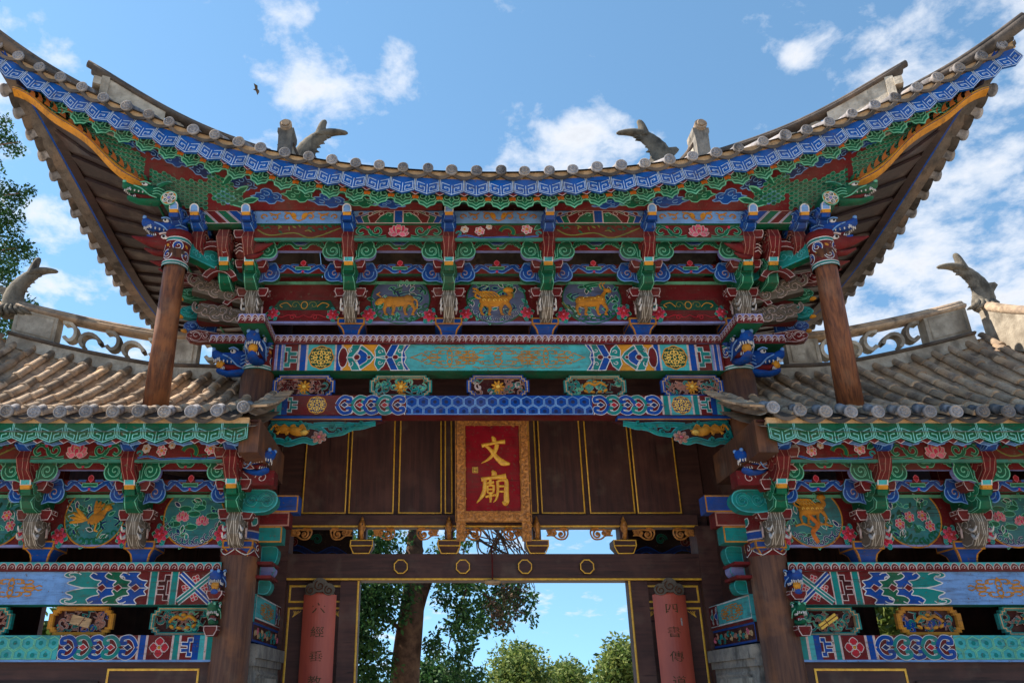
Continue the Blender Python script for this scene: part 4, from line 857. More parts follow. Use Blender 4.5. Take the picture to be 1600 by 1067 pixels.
for f in (-1, 1):                                          # side slopes and gables
    for i in range(24):
        def col_(Y):
            e = Es(f, Y) + Vector((0, 0, .06)); yy = Y if Y < 1.6 else 3.2 - Y
            top = hipline(f, min(1, max(0, (-.35 - yy) / 1.33))) if yy < -.35 else Vector((f * 2.5, yy, 7.15))
            if Y >= 1.6: top.y = 3.2 - top.y
            return [tuple(e.lerp(top, k / 4)) for k in range(5)]
        A, B = col_(-1.7 + 6.6 * i / 24), col_(-1.7 + 6.6 * (i + 1) / 24)
        for k in range(4): rm.F([rm.V(A[k]), rm.V(B[k]), rm.V(B[k + 1]), rm.V(A[k + 1])], (1, 1, 1))
    rm.F([rm.V((f * 2.46, -.6, 6.9)), rm.V((f * 2.46, 3.8, 6.9)), rm.V((f * 2.46, 1.6, 8.33))], (1, 1, 1))
roof.data = rm.mesh('main_roof', 'dark_tile')
def along(fn, a, b, step, n=400):
    """points at equal distances along a curve, with tangents"""
    P = [fn(a + (b - a) * i / n) for i in range(n + 1)]; L = [0]
    for p, q in zip(P, P[1:]): L.append(L[-1] + (q - p).length)
    k = round(L[-1] / step); out_ = []; j = 0
    for i in range(k):
        s = L[-1] * (i + .5) / k
        while L[j + 1] < s: j += 1
        out_.append((P[j].lerp(P[j + 1], (s - L[j]) / (L[j + 1] - L[j])), (P[j + 1] - P[j]).normalized()))
    return out_, L[-1] / k
def frame(t, up=Vector((0, 0, 1))):
    x = t.normalized(); z = (up - x * up.dot(x)).normalized(); y = z.cross(x); return Matrix((x, y, z)).transposed().to_euler()
# tile ends, drip tiles, fret and cloud boards (one mesh of each, copied along the eaves)
def tile_end_mesh(r=.062, back=.42, rise=.5):
    m = MB(); n = 14
    m.wob = 0; R = [[(r * q * cos(2 * pi * k / n), y, r * q * sin(2 * pi * k / n)) for k in range(n)] for q, y in ((0.02, -.004), (.45, -.008), (.5, -.002), (.78, -.002), (.84, -.012), (1, -.008), (1.02, .015), (.93, .03))]
    R += [[(r * .92 * cos(2 * pi * k / n), .03 + back * t, r * .92 * sin(2 * pi * k / n) + back * t * rise) for k in range(n)] for t in (0, .5, 1)]
    m.loft(R, (1, 1, 1))
    for k in range(6): m.tube([(r * .18 * cos(k * 1.047), -.006, r * .18 * sin(k * 1.047)), (r * .62 * cos(k * 1.047 + .3), -.006, r * .62 * sin(k * 1.047 + .3))], r * .1, (1, 1, 1), 5)
    return m.mesh('eave_tile', 'tile_end')
def drip_mesh(w, sag=.055, th=.028):
    m = MB(); n = 10; T = [(w * (i / n - .5), -sag * sin(pi * i / n)) for i in range(n + 1)]
    for i in range(n):
        (a, za), (b, zb) = T[i], T[i + 1]; p = [(a, 0, za), (b, 0, zb), (b, 0, zb - th), (a, 0, za - th), (a, .4, za + .2), (b, .4, zb + .2), (b, .4, zb - th + .2), (a, .4, za - th + .2)]
        ix = [m.V(q) for q in p]
        for q in ((0, 3, 2, 1), (0, 1, 5, 4), (3, 7, 6, 2)): m.F([ix[x] for x in q], (1, 1, 1))
    return m.mesh('drip_tile', 'dark_tile')
def fret_mesh(w, H, fill, edge, name):
    """folded-looking dentil with a square spiral on each half"""
    m = MB(); hw = w / 2 - .002; dip = .045
    def sk(u, v): return (u, v - dip * (1 - abs(u) / hw))
    p = [(-hw, 0), (hw, 0), sk(hw, -H), sk(0, -H), sk(-hw, -H)]; m.prism(p, -.03, 0, fill)
    lw = .0072; m.wob = .004; m.line([(-hw + .004, -.0), sk(-hw + .004, -H + .005), sk(0, -H + .005), sk(hw - .004, -H + .005), (hw - .004, 0)], lw, .0015, edge)
    a, b = .018, H - .026
    m.line([sk(0, -.03), sk(0, -H)], lw, .0018, edge)
    for f in (1, -1):
        x0, x1, y0, y1 = .02, hw - .02, -.04, -H + .024
        q = [(x1, y1 - .0), (x1, y0), (x0, y0), (x0, y1), (x1 - .026, y1), (x1 - .026, y0 - .03), (x0 + .026, y0 - .03), (x0 + .026, y1 + .035)]
        q = [(x0 + .002, y0), (x1, y0), (x1, y1), (x0 + .006, y1), (x0 + .006, y0 - .036), (x1 - .03, y0 - .036), (x1 - .03, y1 + .034), (x0 + .034, y1 + .034)]
        m.line([sk(f * x, y) for x, y in q], lw, .0015, edge)
    return m.mesh(name, 'paint')
def cloud_mesh(w, H, fill, edge, acc, name):
    m = MB(); hw = w / 2
    p = [(-hw, 0), (hw, 0), (hw, -H * .55), (hw * .75, -H * .6), (hw * .62, -H * .8), (hw * .3, -H * .86), (0, -H), (-hw * .3, -H * .86), (-hw * .62, -H * .8), (-hw * .75, -H * .6), (-hw, -H * .55)]
    m.prism(p, -.02, 0, fill); m.line(p[2:], .014, .0015, edge); q = [(x, y + H * .2) for x, y in p[2:]]; m.line(q, .01, .0015, edge)
    if acc:
        for f in (1, -1): m.poly(ell(f * hw * .42, -H * .34, H * .26, H * .26, 10), .0008, C['mar'] if False else C['dgreen']); m.line(spiral(f * hw * .42, -H * .34, H * .25, .008, pi * .5, f * 7, 14), .011, .0018, edge); m.line([(f * hw * .1, -H * .1), (f * hw * .2, -H * .5), (f * hw * .05, -H * .62)], .007, .0018, edge)
        for f in (1, -1): m.prism([(f * hw, -H * .3), (f * hw * .72, -H * .34), (f * hw * .78, -H * .52), (f * hw, -H * .48)], 0, .006, C['orange'])
    return m.mesh(name, 'paint')
def diamond_mesh():
    m = MB(); p = [(-.05, 0), (0, .032), (.05, 0), (0, -.032)]; m.prism(p, -.01, .004, C['mar']); m.line(p, .006, .0055, C['pinkw'], True); return m.mesh('diamond', 'paint')
TE, TES, DM = tile_end_mesh(), tile_end_mesh(.072, .3, .2), diamond_mesh()
pts, step = along(Ef, -5.36, 5.36, .25)
FRS = [fret_mesh(step, .15, rgb(6, 76, 152), rgb(172, 188, 210), 'fret_panel') for _ in range(7)]; CLD = cloud_mesh(step, .2, rgb(14, 100, 74), rgb(110, 182, 150), True, 'cloud_panel'); DR = drip_mesh(step, .05, .04)
def ribbon(fn, a, b, n, offs, col):
    m = MB(); prev = None
    for i in range(n + 1):
        p = fn(a + (b - a) * i / n); r = [m.V(p + Vector(o_)) for o_ in offs]
        if prev:
            for k in range(len(r) - 1): m.F([prev[k], r[k], r[k + 1], prev[k + 1]], col)
        prev = r
    return m
fascia = ob('eaves_fascia', ribbon(Ef, -5.4, 5.4, 80, [(0, .34, .17), (0, .03, .06), (0, .02, -.055), (0, .12, -.06)], (1, 1, 1)), 'mortar', gate)
cb = ob('cloud_fascia', ribbon(Ef, -5.0, 5.0, 80, [(0, .17, -.08), (0, .2, -.16), (0, .32, -.13)], C['dgreen']), 'paint', gate)
for i, (p, t) in enumerate(pts):
    e = frame(t)
    ob('eave_tile', TE, parent=roof, loc=p + Vector((random.uniform(-.008, .008), -.03 + random.uniform(-.012, .012), .05 + random.uniform(-.006, .008))), rot=(random.uniform(-.07, .05), random.uniform(-.3, .3), random.uniform(-.06, .06)), sc=(random.uniform(.88, 1.0),) * 3); ob('fret_panel', random.choice(FRS), parent=fascia, loc=p + Vector((0, .005, -.04)), rot=e)
    if abs(p.x) < 5.02: ob('cloud_panel', CLD, parent=cb, loc=p + Vector((0, .14, -.105)), rot=e)
    if i: q = (p + pts[i - 1][0]) / 2; ob('drip_tile', DR, parent=roof, loc=q + Vector((0, -.02, .025)), rot=frame((t + pts[i - 1][1]))); ob('diamond', DM, parent=fascia, loc=q + Vector((0, .03, -.2)), rot=frame(t))
# ---- sides
sp = {}
for f in (-1, 1):
    fn = lambda Y: Es(f, Y)
    sf = ob('side_fascia', ribbon(fn, -1.7, 4.9, 60, [(0, 0, .03), (0, 0, -.03), (-f * .03, 0, -.07), (-f * .16, 0, -.075)], (1, 1, 1)), 'dark_tile', gate)
    ob('blue_edge_line', ribbon(fn, -1.66, 4.9, 60, [(-f * .17, 0, -.05), (-f * .17, 0, -.088), (-f * .195, 0, -.088), (-f * .195, 0, -.05)], C['blue']), 'paint', sf)
    ob('plank_edge', ribbon(fn, -1.6, 4.9, 60, [(-f * .2, 0, -.04), (-f * .2, 0, -.1), (-f * .3, 0, -.1), (-f * .3, 0, -.04)], (1, 1, 1)), 'plank_wood', sf)
    q, st = along(fn, -1.42, 4.8, .25)
    for p, t in q: ob('eave_tile', TES, parent=roof, loc=p + Vector((f * .1, 0, .0)), rot=(0, 0, f * pi / 2))
    DS = drip_mesh(st)
    for (p, t), (p2, t2) in zip(q, q[1:]): ob('drip_tile', DS, parent=roof, loc=(p + p2) / 2 + Vector((f * .05, 0, .0)), rot=(0, 0, f * pi / 2))
# hip rafter with its gilded face; its line is measured off the photograph
HIPPX = [(234, 296), (205, 275), (170, 246), (130, 212), (90, 180), (55, 157), (20, 138)]
hl = [at(u, v, -.95 - .11 * k) for k, (u, v) in enumerate(HIPPX)]; hl = [Vector((abs(p.x), p.y, p.z)) for p in hl]
hsp = [Vector(p) for p in spline([tuple(p) for p in hl], 6)]
def hip_at(a):
    for p, q in zip(hsp, hsp[1:]):
        if p.x <= a <= q.x: return p.lerp(q, (a - p.x) / (q.x - p.x))
    return hsp[0] if a < hsp[0].x else hsp[-1]
for f in (-1, 1):
    m = MB(); prev = None; col = [C['dmar'], C['gold'], C['gold'], C['dblue'], C['gold'], C['gold'], C['mar']]
    for i, p in enumerate(hsp):
        w = .07 * (1 - .45 * i / len(hsp)); p = p + Vector((0, 0, .026 * sin(i * .42 + .5))); P_ = Vector((f * p.x, p.y, p.z))
        r = [m.V(P_ + Vector(o_)) for o_ in ((0, .12, w * .5), (0, 0, w * .5), (0, -.012, w * .15), (0, -.014, -w * .1), (0, -.014, -w * .25), (0, 0, -w * .5), (f * .03, .1, -w * .6), (0, .12, w * .5))]
        if prev:
            for k in range(7): m.F([prev[k], r[k], r[k + 1], prev[k + 1]], col[k])
        prev = r
    hr = ob('hip_rafter', m, 'paint', gate)
    # flames along the rafter's upper edge
    m = MB()
    for i in range(2, len(hsp) - 6, 2):
        p = hsp[i]; q = hsp[i + 2]; P_ = Vector((f * p.x, p.y - .014, p.z + .02)); Q = Vector((f * q.x, q.y - .014, q.z + .02)); d = Q - P_
        s = [P_, Q, P_ + d * .75 + Vector((0, 0, .05)), P_ + d * .8 + Vector((0, 0, .08)), P_ + d * 1.1 + Vector((0, 0, .115)), P_ + d * .45 + Vector((0, 0, .09)), P_ + d * .1 + Vector((0, 0, .055))]
        m.F([m.V(P_ + (x - P_) * .8) for x in s], rgb(156, 86, 34))
    ob('flame_trim', m, 'paint', hr)
    # spandrel board between purlin or hip rafter and the eaves, with the scaled dragon
    def smap(u, v, h):
        u = min(max(u, .6), 5.0); e = Ef(f * u); T = e + Vector((0, .27, -.1)); B = Vector((f * u, -.82, 6.34)) if u < hsp[0].x else Vector((f * u, hip_at(u).y + .03, hip_at(u).z))
        if hsp[0].x - .5 < u < hsp[0].x: k = (u - hsp[0].x + .5) / .5; B = B.lerp(Vector((f * u, hsp[0].y + .03, 6.34)), k)
        p = B.lerp(T, v); return (p.x, p.y - h, p.z - h * .3)
    m = MB(smap)
    for i in range(40):
        u0, u1 = .6 + 4.4 * i / 40, .6 + 4.4 * (i + 1) / 40
        for v0, v1 in ((0, .5), (.5, 1)): m.poly(rect(u0, v0, u1, v1), 0, C['mar'])
    sb = ob('dragon_board', m, 'paint', gate); m = MB(smap); r = random.Random(2)
    def hgt(u): return max(.12, (Vector(smap(u, 1, 0)) - Vector(smap(u, 0, 0))).length)
    def uv_poly(pts, cx, cy): return [(cx + x, cy + y / hgt(cx + x)) for x, y in pts]
    for cx, cyy, w, fl in ((1.15, .4, .16, 'blue'), (1.45, .45, .17, 'green'), (1.8, .42, .2, 'blue'), (2.12, .55, .17, 'green'), (2.45, .4, .17, 'blue'), (2.72, .68, .15, 'dblue'), (3.15, .78, .13, 'dblue'), (3.45, .84, .14, 'blue'), (3.75, .82, .15, 'dblue'), (4.02, .8, .15, 'blue'), (4.3, .82, .12, 'dblue'), (2.9, .3, .12, 'blue')):
        hh = min(.09, hgt(cx) * .36); p = [(-1, -.25), (-.75, -.1), (-.8, .25), (-.55, .55), (-.25, .45), (-.15, .8), (.2, .95), (.5, .7), (.5, .4), (.8, .35), (.85, .05), (1.15, -.1), (.8, -.3), (.6, -.6), (.2, -.55), (0, -.8), (-.35, -.7), (-.5, -.4), (-.8, -.45)]
        q = uv_poly([(x * w, y * hh) for x, y in spline(p + [p[0]], 2)[:-1]], cx, cyy); m.poly(q, .003, C[fl])
        e = C['lgreen'] if fl == 'green' else C['pale']
        def ln(pts, wd, hh_, col):                             # ribbon drawn in metres around (cx, cyy)
            mm = MB(lambda a, b, h: smap(cx + a, cyy + b / hgt(cx + a), h)); mm.line(pts, wd, hh_, col); k = len(m.v); m.v += mm.v; m.f += [[i + k for i in ff] for ff in mm.f]; m.c += mm.c; m.sm += mm.sm
        pp = [(x * w, y * hh) for x, y in spline(p + [p[0]], 2)]; ln(pp, .009, .0045, e)
        for sx, sy, rr in ((.2, .3, .35), (-.4, .0, .3), (.45, -.2, .25)): ln([(x * w, y * hh) for x, y in spiral(sx, sy, rr, .06, 1.2, 5.4, 9)], .007, .005, e)
    # scaled body: rows of overlapping scales from the neck out towards the corner, a coil and the tail
    def inbody(u, v):
        return v < .62 - .08 * sin((u - 3.1) * 5) if u > 3.12 else abs(v - (.3 + .7 * (u - 2.75))) < .3 - .5 * abs(u - 2.95)
    u = 2.75; j = 0
    while u < 4.9:
        H_ = hgt(u); s = .05; v = (j % 2) * s * .5 / H_ + .05
        while v < .97:
            if inbody(u, v):
                q = [(u + f_ * s * .62, v + g_ * s * .5 / H_) for f_, g_ in ((1, 0), (.5, .9), (-.5, .8), (-.9, 0), (-.5, -.8), (.5, -.9))]
                m.poly(q, .006, rgb(74, 136, 108)); m.poly([(u + (a - u) * .7, v + (b - v) * .7) for a, b in q], .0085, C['green'] if r.random() < .8 else C['dgreen'])
            v += s / H_
        u += s * .95; j += 1
    for cx, cyy, ang, l in ((2.85, .35, 2.6, .22), (2.9, .2, 3.3, .25), (2.75, .2, 2.9, .2), (2.95, .55, 2.3, .2), (3.05, .8, 2.0, .14)):
        q = uv_poly([(x, y) for x, y in petal(0, 0, ang, l, .07)], cx, cyy); m.poly(q, .007, C['lgreen']); q = uv_poly([(x, y) for x, y in petal(-.01, 0, ang, l * .85, .045)], cx, cyy); m.poly(q, .0095, C['green'])
    ob('painted_dragon', m, 'paint', sb)
    # soffit: boards laid across from the inner plate to the side eaves
    N_ = 26; Y0, Y1 = -1.52, 4.6
    def inner(Y):
        if Y < -.95:
            t = (-.95 - Y) / .66; p = hsp[min(len(hsp) - 1, max(0, int(t * (len(hsp) - 1))))]; return Vector((f * p.x, Y, p.z + .02))
        return Vector((f * 3.0, Y, 6.42))
    m = MB(); pr = None
    for k in range(41):
        Y = -1.6 + 6.4 * k / 40; a, b = inner(Y) + Vector((0, 0, .05)), Es(f, Y) + Vector((-f * .22, 0, -.02)); r_ = [m.V(a), m.V(a.lerp(b, .5) - Vector((0, 0, .05 * (b - a).length - .01))), m.V(b)]
        if pr: m.F([pr[0], r_[0], r_[1], pr[1]], (1, 1, 1)); m.F([pr[1], r_[1], r_[2], pr[2]], (1, 1, 1))
        pr = r_
    shell = ob('side_soffit', m, 'plank_wood', gate)
    for i in range(N_):
        ya = Y0 + (Y1 - Y0) * i / N_; yb = Y0 + (Y1 - Y0) * (i + 1) / N_ - .012; ym = (ya + yb) / 2
        m = MB(); L = []
        for Y, dz in ((ya, 0), (yb, .035)):
            a, b = inner(Y), Es(f, Y) + Vector((-f * .22, 0, -.07)); mid = a.lerp(b, .5) - Vector((0, 0, .05 * (b - a).length)); L.append([a + Vector((0, 0, dz)), mid + Vector((0, 0, dz)), b + Vector((0, 0, dz))])
        for k in range(2):
            ix = [m.V(L[0][k]), m.V(L[0][k + 1]), m.V(L[1][k + 1]), m.V(L[1][k])]; up = [m.V(Vector(p) + Vector((0, 0, .035))) for p in (L[0][k], L[0][k + 1], L[1][k + 1], L[1][k])]
            m.F(ix, (1, 1, 1)); m.F([ix[0], ix[1], up[1], up[0]], (1, 1, 1)); m.F([ix[3], ix[2], up[2], up[3]], (1, 1, 1)); m.F(up, (1, 1, 1))
        ob('soffit_plank', m, 'plank_wood', shell)
    m = MB(); m.tube([Vector((f * 3.75, -1.05, 6.62)), Vector((f * 3.7, .5, 6.38)), Vector((f * 3.75, 2.4, 6.38)), Vector((f * 3.8, 4.4, 6.5))], .016, C['green']); ob('green_batten', m, 'paint', shell)
    m = MB(); m.box((f * 2.95, -.6, 6.2), (f * 3.1, 4.0, 6.5), C['dmar']); ob('side_plate', m, 'paint', gate)
# front soffit, closes the space behind the fascia boards
m = ribbon(Ef, -4.95, 4.95, 60, [(0, .05, -.02), (0, .5, -.02)], C['dmar']); ob('front_soffit', m, 'paint', gate)
# ---- ridges
def ridge_strip(path, w, hgt, name, parent, caps=True, mat='plaster'):
    m = MB(); rings = []
    for i, p in enumerate(path):
        d = (path[min(i + 1, len(path) - 1)] - path[max(0, i - 1)]); n_ = Vector((-d.y, d.x, 0)).normalized()
        rings.append([p + n_ * (s * w / 2) + Vector((0, 0, z)) for s, z in ((-1, -.25), (-1, hgt * .8), (1, hgt * .8), (1, -.25))])
    m.loft(rings, (1, 1, 1), True, False); o = ob(name, m, mat, parent)
    m = MB(); m.tube([p + Vector((0, 0, hgt * .9)) for p in path], w * .62, (1, 1, 1), 10, .55); ob('ridge_coping', m, 'dark_tile', o)
    m = MB(); m.tube([p + Vector((0, 0, hgt * .32)) for p in path], w * .6, (1, 1, 1), 8, .3); ob('ridge_moulding', m, 'dark_tile', o); return o
def fish_mesh(flip):
    """dolphin-like ridge beast standing on its head, split tail curling towards +x*flip"""
    m = MB(); cl = spline([(0, -.05), (-.05, .1), (-.06, .24), (-.01, .38), (.08, .49), (.16, .55)], 4); n = len(cl)
    ra = [.17, .175, .18, .178, .175, .17, .165, .16, .155, .15, .145, .14, .13, .125, .12, .115, .11, .105, .1, .09, .08]
    rings = []
    for i, (x, z) in enumerate(cl):
        a = cl[max(0, i - 1)]; b = cl[min(n - 1, i + 1)]; d = Vector((b[0] - a[0], 0, b[1] - a[1])).normalized(); nx = Vector((-d.z, 0, d.x)); r = ra[min(i, len(ra) - 1)] * .8
        rings.append([Vector((x, 0, z)) + nx * (r * cos(2 * pi * k / 12) * (1 + .05 * (i % 2))) + Vector((0, r * .62 * sin(2 * pi * k / 12), 0)) for k in range(12)])
    m.loft(rings, (1, 1, 1))
    m.tube(spline([(.12, 0, .54), (.22, 0, .57), (.32, 0, .575), (.42, 0, .56)], 3), [.07, .072, .07, .066, .06, .055, .05, .043, .035, .016], (1, 1, 1), 8, .7)
    m.tube(spline([(.1, 0, .5), (.11, 0, .6), (.12, 0, .68), (.15, 0, .76)], 3), [.07, .07, .066, .06, .055, .05, .047, .042, .035, .018], (1, 1, 1), 8)
    for k in range(9): x, z = cl[2 + 2 * k]; q_ = random.uniform(.13, .17); m.loft([[(x + .06, y, z - .035), (x + q_ - .004 * k, y * .2, z - .03 - .3 * (q_ - .13)), (x + .07, y, z + .035)] for y in (-.03, .03)], (1, 1, 1), True, False)
    m.loft([[(-.1, y, .1), (-.27, y * .4, .3), (-.24, y * .4, .34), (-.06, y, .3)] for y in (-.05, .05)], (1, 1, 1), True, False)
    for k in range(5): m.tube(spline([(-.12 + .05 * k, -.06, .06), (-.14 + .07 * k, -.1, -.02), (-.1 + .09 * k, -.08, -.08)], 3), [.03] * 5 + [.02, .006], (1, 1, 1), 6)
    for v in range(len(m.v)): x, y, z = m.v[v]; m.v[v] = (x * flip, y, z)
    return m.mesh('fish_finial', 'weathered_stone')
FISH = {k: fish_mesh(k) for k in (1, -1)}
ridge_strip([Vector((x, 1.6, 8.3 + .28 * (abs(x) / 2.5) ** 2.2 - .1)) for x in [-2.5 + .25 * k for k in range(21)]], .16, .2, 'main_ridge', roof)
for f in (-1, 1):
    ob('fish_finial', FISH[-f], 'weathered_stone', roof, loc=(f * 2.56, 1.6, 8.62), sc=(1.3, 1.15, 1.2))
    # descending ridge with its square end block
    path = [Vector((f * (2.52 - .08 * t), 1.5 - 1.9 * t, 8.3 - 1.05 * t - .1 * sin(pi * t) + .06 * t ** 3)) for t in [k / 10 for k in range(11)]]
    dr = ridge_strip(path, .17, .24, 'descending_ridge', roof)
    m = MB(); m.loft([[(f * 2.44 + sx * w, -.4 + y, z) for sx, y in ((-1, -.1), (1, -.1), (1, .14), (-1, .14))] for w, z in ((.085, 7.0), (.075, 7.45), (.08, 7.6), (.095, 7.64), (.095, 7.7))], (1, 1, 1), True, False); ob('ridge_end_block', m, 'stone', dr)
    m = MB(); m.tube([(f * 2.44, -.53, 7.74), (f * 2.46, -.1, 7.66), (f * 2.47, .2, 7.66)], .072, (1, 1, 1), 14); m.tube([(f * 2.44, -.54, 7.74), (f * 2.44, -.555, 7.74)], [.05, .042], (1, 1, 1), 14); ob('end_cap_tile', m, 'tile', dr)
    # hip ridge, pierced plaster body, end plate leaning out
    E0, E1 = Vector((f * 2.62, -.42, 7.02)), Vector((f * 4.3, -1.22, 7.46)); path = [E0.lerp(E1, k / 14) + Vector((0, 0, -.1 * sin(pi * k / 14))) for k in range(15)]
    m = MB(); rings = []
    d = (E1 - E0); d.z = 0; d.normalize(); nn = Vector((-d.y, d.x, 0))
    for i, p in enumerate(path):                                 # solid base and coping; pierced band between
        rings.append([p + nn * (s * .06) + Vector((0, 0, z)) for s, z in ((-1, -.35), (-1, .06), (1, .06), (1, -.35))])
    m.loft(rings, (1, 1, 1), True, False); hrg = ob('hip_ridge', m, 'plaster', roof)
    m = MB(); m.tube([p + Vector((0, 0, .34)) for p in path] + [E1 + d * .14 + Vector((0, 0, .4))], .085, (1, 1, 1), 10, .4); m.tube([p + Vector((0, 0, .385)) for p in path] + [E1 + d * .2 + Vector((0, 0, .46))], .05, (1, 1, 1), 8, .7); ob('ridge_coping', m, 'dark_tile', hrg)
    for i in range(1, 9):
        m = MB(); p = path[i]; s = -1 if i % 2 else 1; q = [p + d * (.09 * cos(a)) + Vector((0, 0, .17 + s * .02 + .09 * sin(a))) for a in (s * (.2 + 4.4 * k / 10) for k in range(11))]; m.tube(q, .022, (1, 1, 1), 6); ob('pierced_scroll', m, 'plaster', hrg)
    m = MB(); A, B = path[9], path[14]; m.loft([[p + nn * (s * .05) + Vector((0, 0, z)) for s, z in ((-1, .05), (-1, .33), (1, .33), (1, .05))] for p in path[9:]], (1, 1, 1), True, False)
    m.loft([[E1 + d * o_ + nn * (s * .075) + Vector((0, 0, z)) for s, z in ((-1, -.1), (-1, .3), (1, .3), (1, -.1))] for o_ in (-.05, .03)], (1, 1, 1), True, False); m.loft([[E1 + d * o_ + nn * (s * .09) + Vector((0, 0, z)) for s, z in ((-1, .16), (-1, .26), (1, .26), (1, .16))] for o_ in (.03, .11)], (1, 1, 1), True, False)
    ob('end_plate', m, 'plaster', hrg)
    m = MB(); path = [E1.lerp(Vector((f * 5.5, -1.78, 8.05)), k / 10) + Vector((0, 0, -.06 * sin(pi * k / 10) - .02)) for k in range(-1, 11)]; m.tube([p + Vector((0, 0, .02)) for p in path], .075, (1, 1, 1), 10, .8); m.tube([p + Vector((0, 0, .09)) for p in path], .05, (1, 1, 1), 10, .8); ob('corner_ridge', m, 'dark_tile', roof)

# ================================================================== the door wall behind the columns
DY = 1.6
def gilt_frame(m, x0, x1, z0, z1, w=.018, h=.004): m.line(rect(x0 + w / 2, z0 + w / 2, x1 - w / 2, z1 - w / 2), w, h, (1, 1, 1), True, h + .008)
wall = ob('panel_wall', boxm((-2.6, DY + .04, 3.44), (2.6, DY + .14, 6.5)), 'dark_wood', gate)
for x0, x1 in ((-2.31, -1.765), (-1.745, -1.185), (-1.14, -.6), (-.575, -.47), (.47, .575), (.6, 1.14), (1.185, 1.745), (1.765, 2.31)):
    m = MB(); m.box((x0, DY + .015, 3.6), (x1, DY + .045, 4.84), (1, 1, 1)); p = ob('wall_panel', m, 'panel_wood', wall)
    m = MB(lambda u, v, h: (u, DY + .014 - h, v)); gilt_frame(m, x0 + .005, x1 - .005, 3.61, 4.83, .016); ob('gilt_line', m, 'gold', p)
o = ob('transom_rail', boxm((-2.45, DY - .08, 3.43), (2.45, DY + .06, 3.575)), 'dark_wood', gate)
m = MB(lambda u, v, h: (u, DY - .082 - h, v)); m.line([(-2.45, 3.44), (2.45, 3.44)], .022, 0, (1, 1, 1), False, .012); ob('gilt_line', m, 'gold', o)
lint = ob('door_lintel', boxm((-2.5, DY - .1, 2.817), (2.5, DY + .14, 3.117)), 'dark_wood', gate)
m = MB(lambda u, v, h: (u, DY - .102 - h, v)); m.line([(-2.5, 2.83), (2.5, 2.83)], .024, 0, (1, 1, 1), False, .012); ob('gilt_line', m, 'gold', lint)
for x in (-1.08, -.36, .36, 1.08):
    oc = [(x + .088 * cos(pi / 8 + k * pi / 4), 2.965 + .088 * sin(pi / 8 + k * pi / 4)) for k in range(8)]
    m = MB(lambda u, v, h: (u, DY - .1 - h, v)); m.prism(oc, 0, .05, (1, 1, 1), None, .92); b = ob('octagon_boss', m, 'dark_wood', lint)
    m = MB(lambda u, v, h: (u, DY - .1 - h, v)); m.line([(x + (a - x) * .92, 2.965 + (c - 2.965) * .92) for a, c in oc], .013, .051, (1, 1, 1), True, .058); ob('gilt_line', m, 'gold', b)
def small_bracket(x, half=0):
    m = MB(lambda u, v, h: (x + u, DY - .05 - h, v)); 
    if not half:
        m.loft([[(x - w, DY - d, z), (x + w, DY - d, z), (x + w, DY + d, z), (x - w, DY + d, z)] for w, d, z in ((.085, .07, 3.118), (.09, .08, 3.14), (.135, .12, 3.21), (.135, .12, 3.275))], (1, 1, 1), True, False); m.box((x - .05, DY - .1, 3.27), (x + .05, DY + .1, 3.43), (1, 1, 1))
    o = ob('transom_bracket', m, 'dark_wood', gate)
    if not half:
        m = MB(lambda u, v, h: (x + u, DY - .123 - h, v)); m.line([(-.09, 3.12), (.09, 3.12), (.13, 3.205), (.13, 3.27), (-.13, 3.27), (-.13, 3.205)], .012, 0, (1, 1, 1), True, .007); m.line([(-.13, 3.208), (.13, 3.208)], .012, 0, (1, 1, 1), False, .007); ob('gilt_line', m, 'gold', o)
        m = MB(); m.ball((x, DY - .14, 3.42), (.045, .06, .07), (1, 1, 1)); m.tube(spline([(x, DY - .12, 3.5), (x, DY - .19, 3.44), (x, DY - .17, 3.34), (x, DY - .12, 3.3)], 3), .028, (1, 1, 1)); m.tube([(x, DY - .14, 3.48), (x, DY - .13, 3.55)], [.03, .005], (1, 1, 1), 6); ob('carved_beast', m, 'carved_gilt', o)
    for f in ((-1, 1) if not half else (half,)):
        m = MB(lambda u, v, h: (x + f * u, DY - .03 - h, v)); b0 = .12 if not half else .02
        p = spline([(b0, 3.41), (b0 + .12, 3.425), (b0 + .24, 3.42), (b0 + .26, 3.36), (b0 + .22, 3.3), (b0 + .14, 3.3), (b0 + .08, 3.34), (b0, 3.34)], 3); m.line(p[4:], .02, .0, (1, 1, 1), False, .03)
        for cx, cz, r_, d in ((b0 + .1, 3.375, .04, 1), (b0 + .18, 3.355, .05, -1), (b0 + .04, 3.38, .03, -1)): m.line(spiral(cx, cz, r_, .006, 1, d * 8, 16), .024, .0, (1, 1, 1), False, .03); m.blob(cx, cz, .018, .018, 0, .03, (1, 1, 1))
        m.line([(b0, 3.4), (b0 + .12, 3.41), (b0 + .27, 3.4)], .022, .0, (1, 1, 1), False, .025); ob('scroll_wing', m, 'carved_gilt', o)
for x in (-1.55, -.52, .52, 1.55): small_bracket(x)
small_bracket(-2.44, 1); small_bracket(2.44, -1)
for f in (-1, 1):                                            # painted tie boards of the rear bay, dim behind the transom
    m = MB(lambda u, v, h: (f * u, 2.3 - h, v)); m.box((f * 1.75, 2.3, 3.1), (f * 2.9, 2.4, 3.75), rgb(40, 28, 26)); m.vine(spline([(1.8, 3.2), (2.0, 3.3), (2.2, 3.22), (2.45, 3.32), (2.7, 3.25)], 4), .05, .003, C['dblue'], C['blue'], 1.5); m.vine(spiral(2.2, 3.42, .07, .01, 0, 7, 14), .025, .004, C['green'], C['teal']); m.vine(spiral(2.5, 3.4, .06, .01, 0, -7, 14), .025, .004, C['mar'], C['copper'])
    ob('rear_tie_board', m, 'paint', gate)
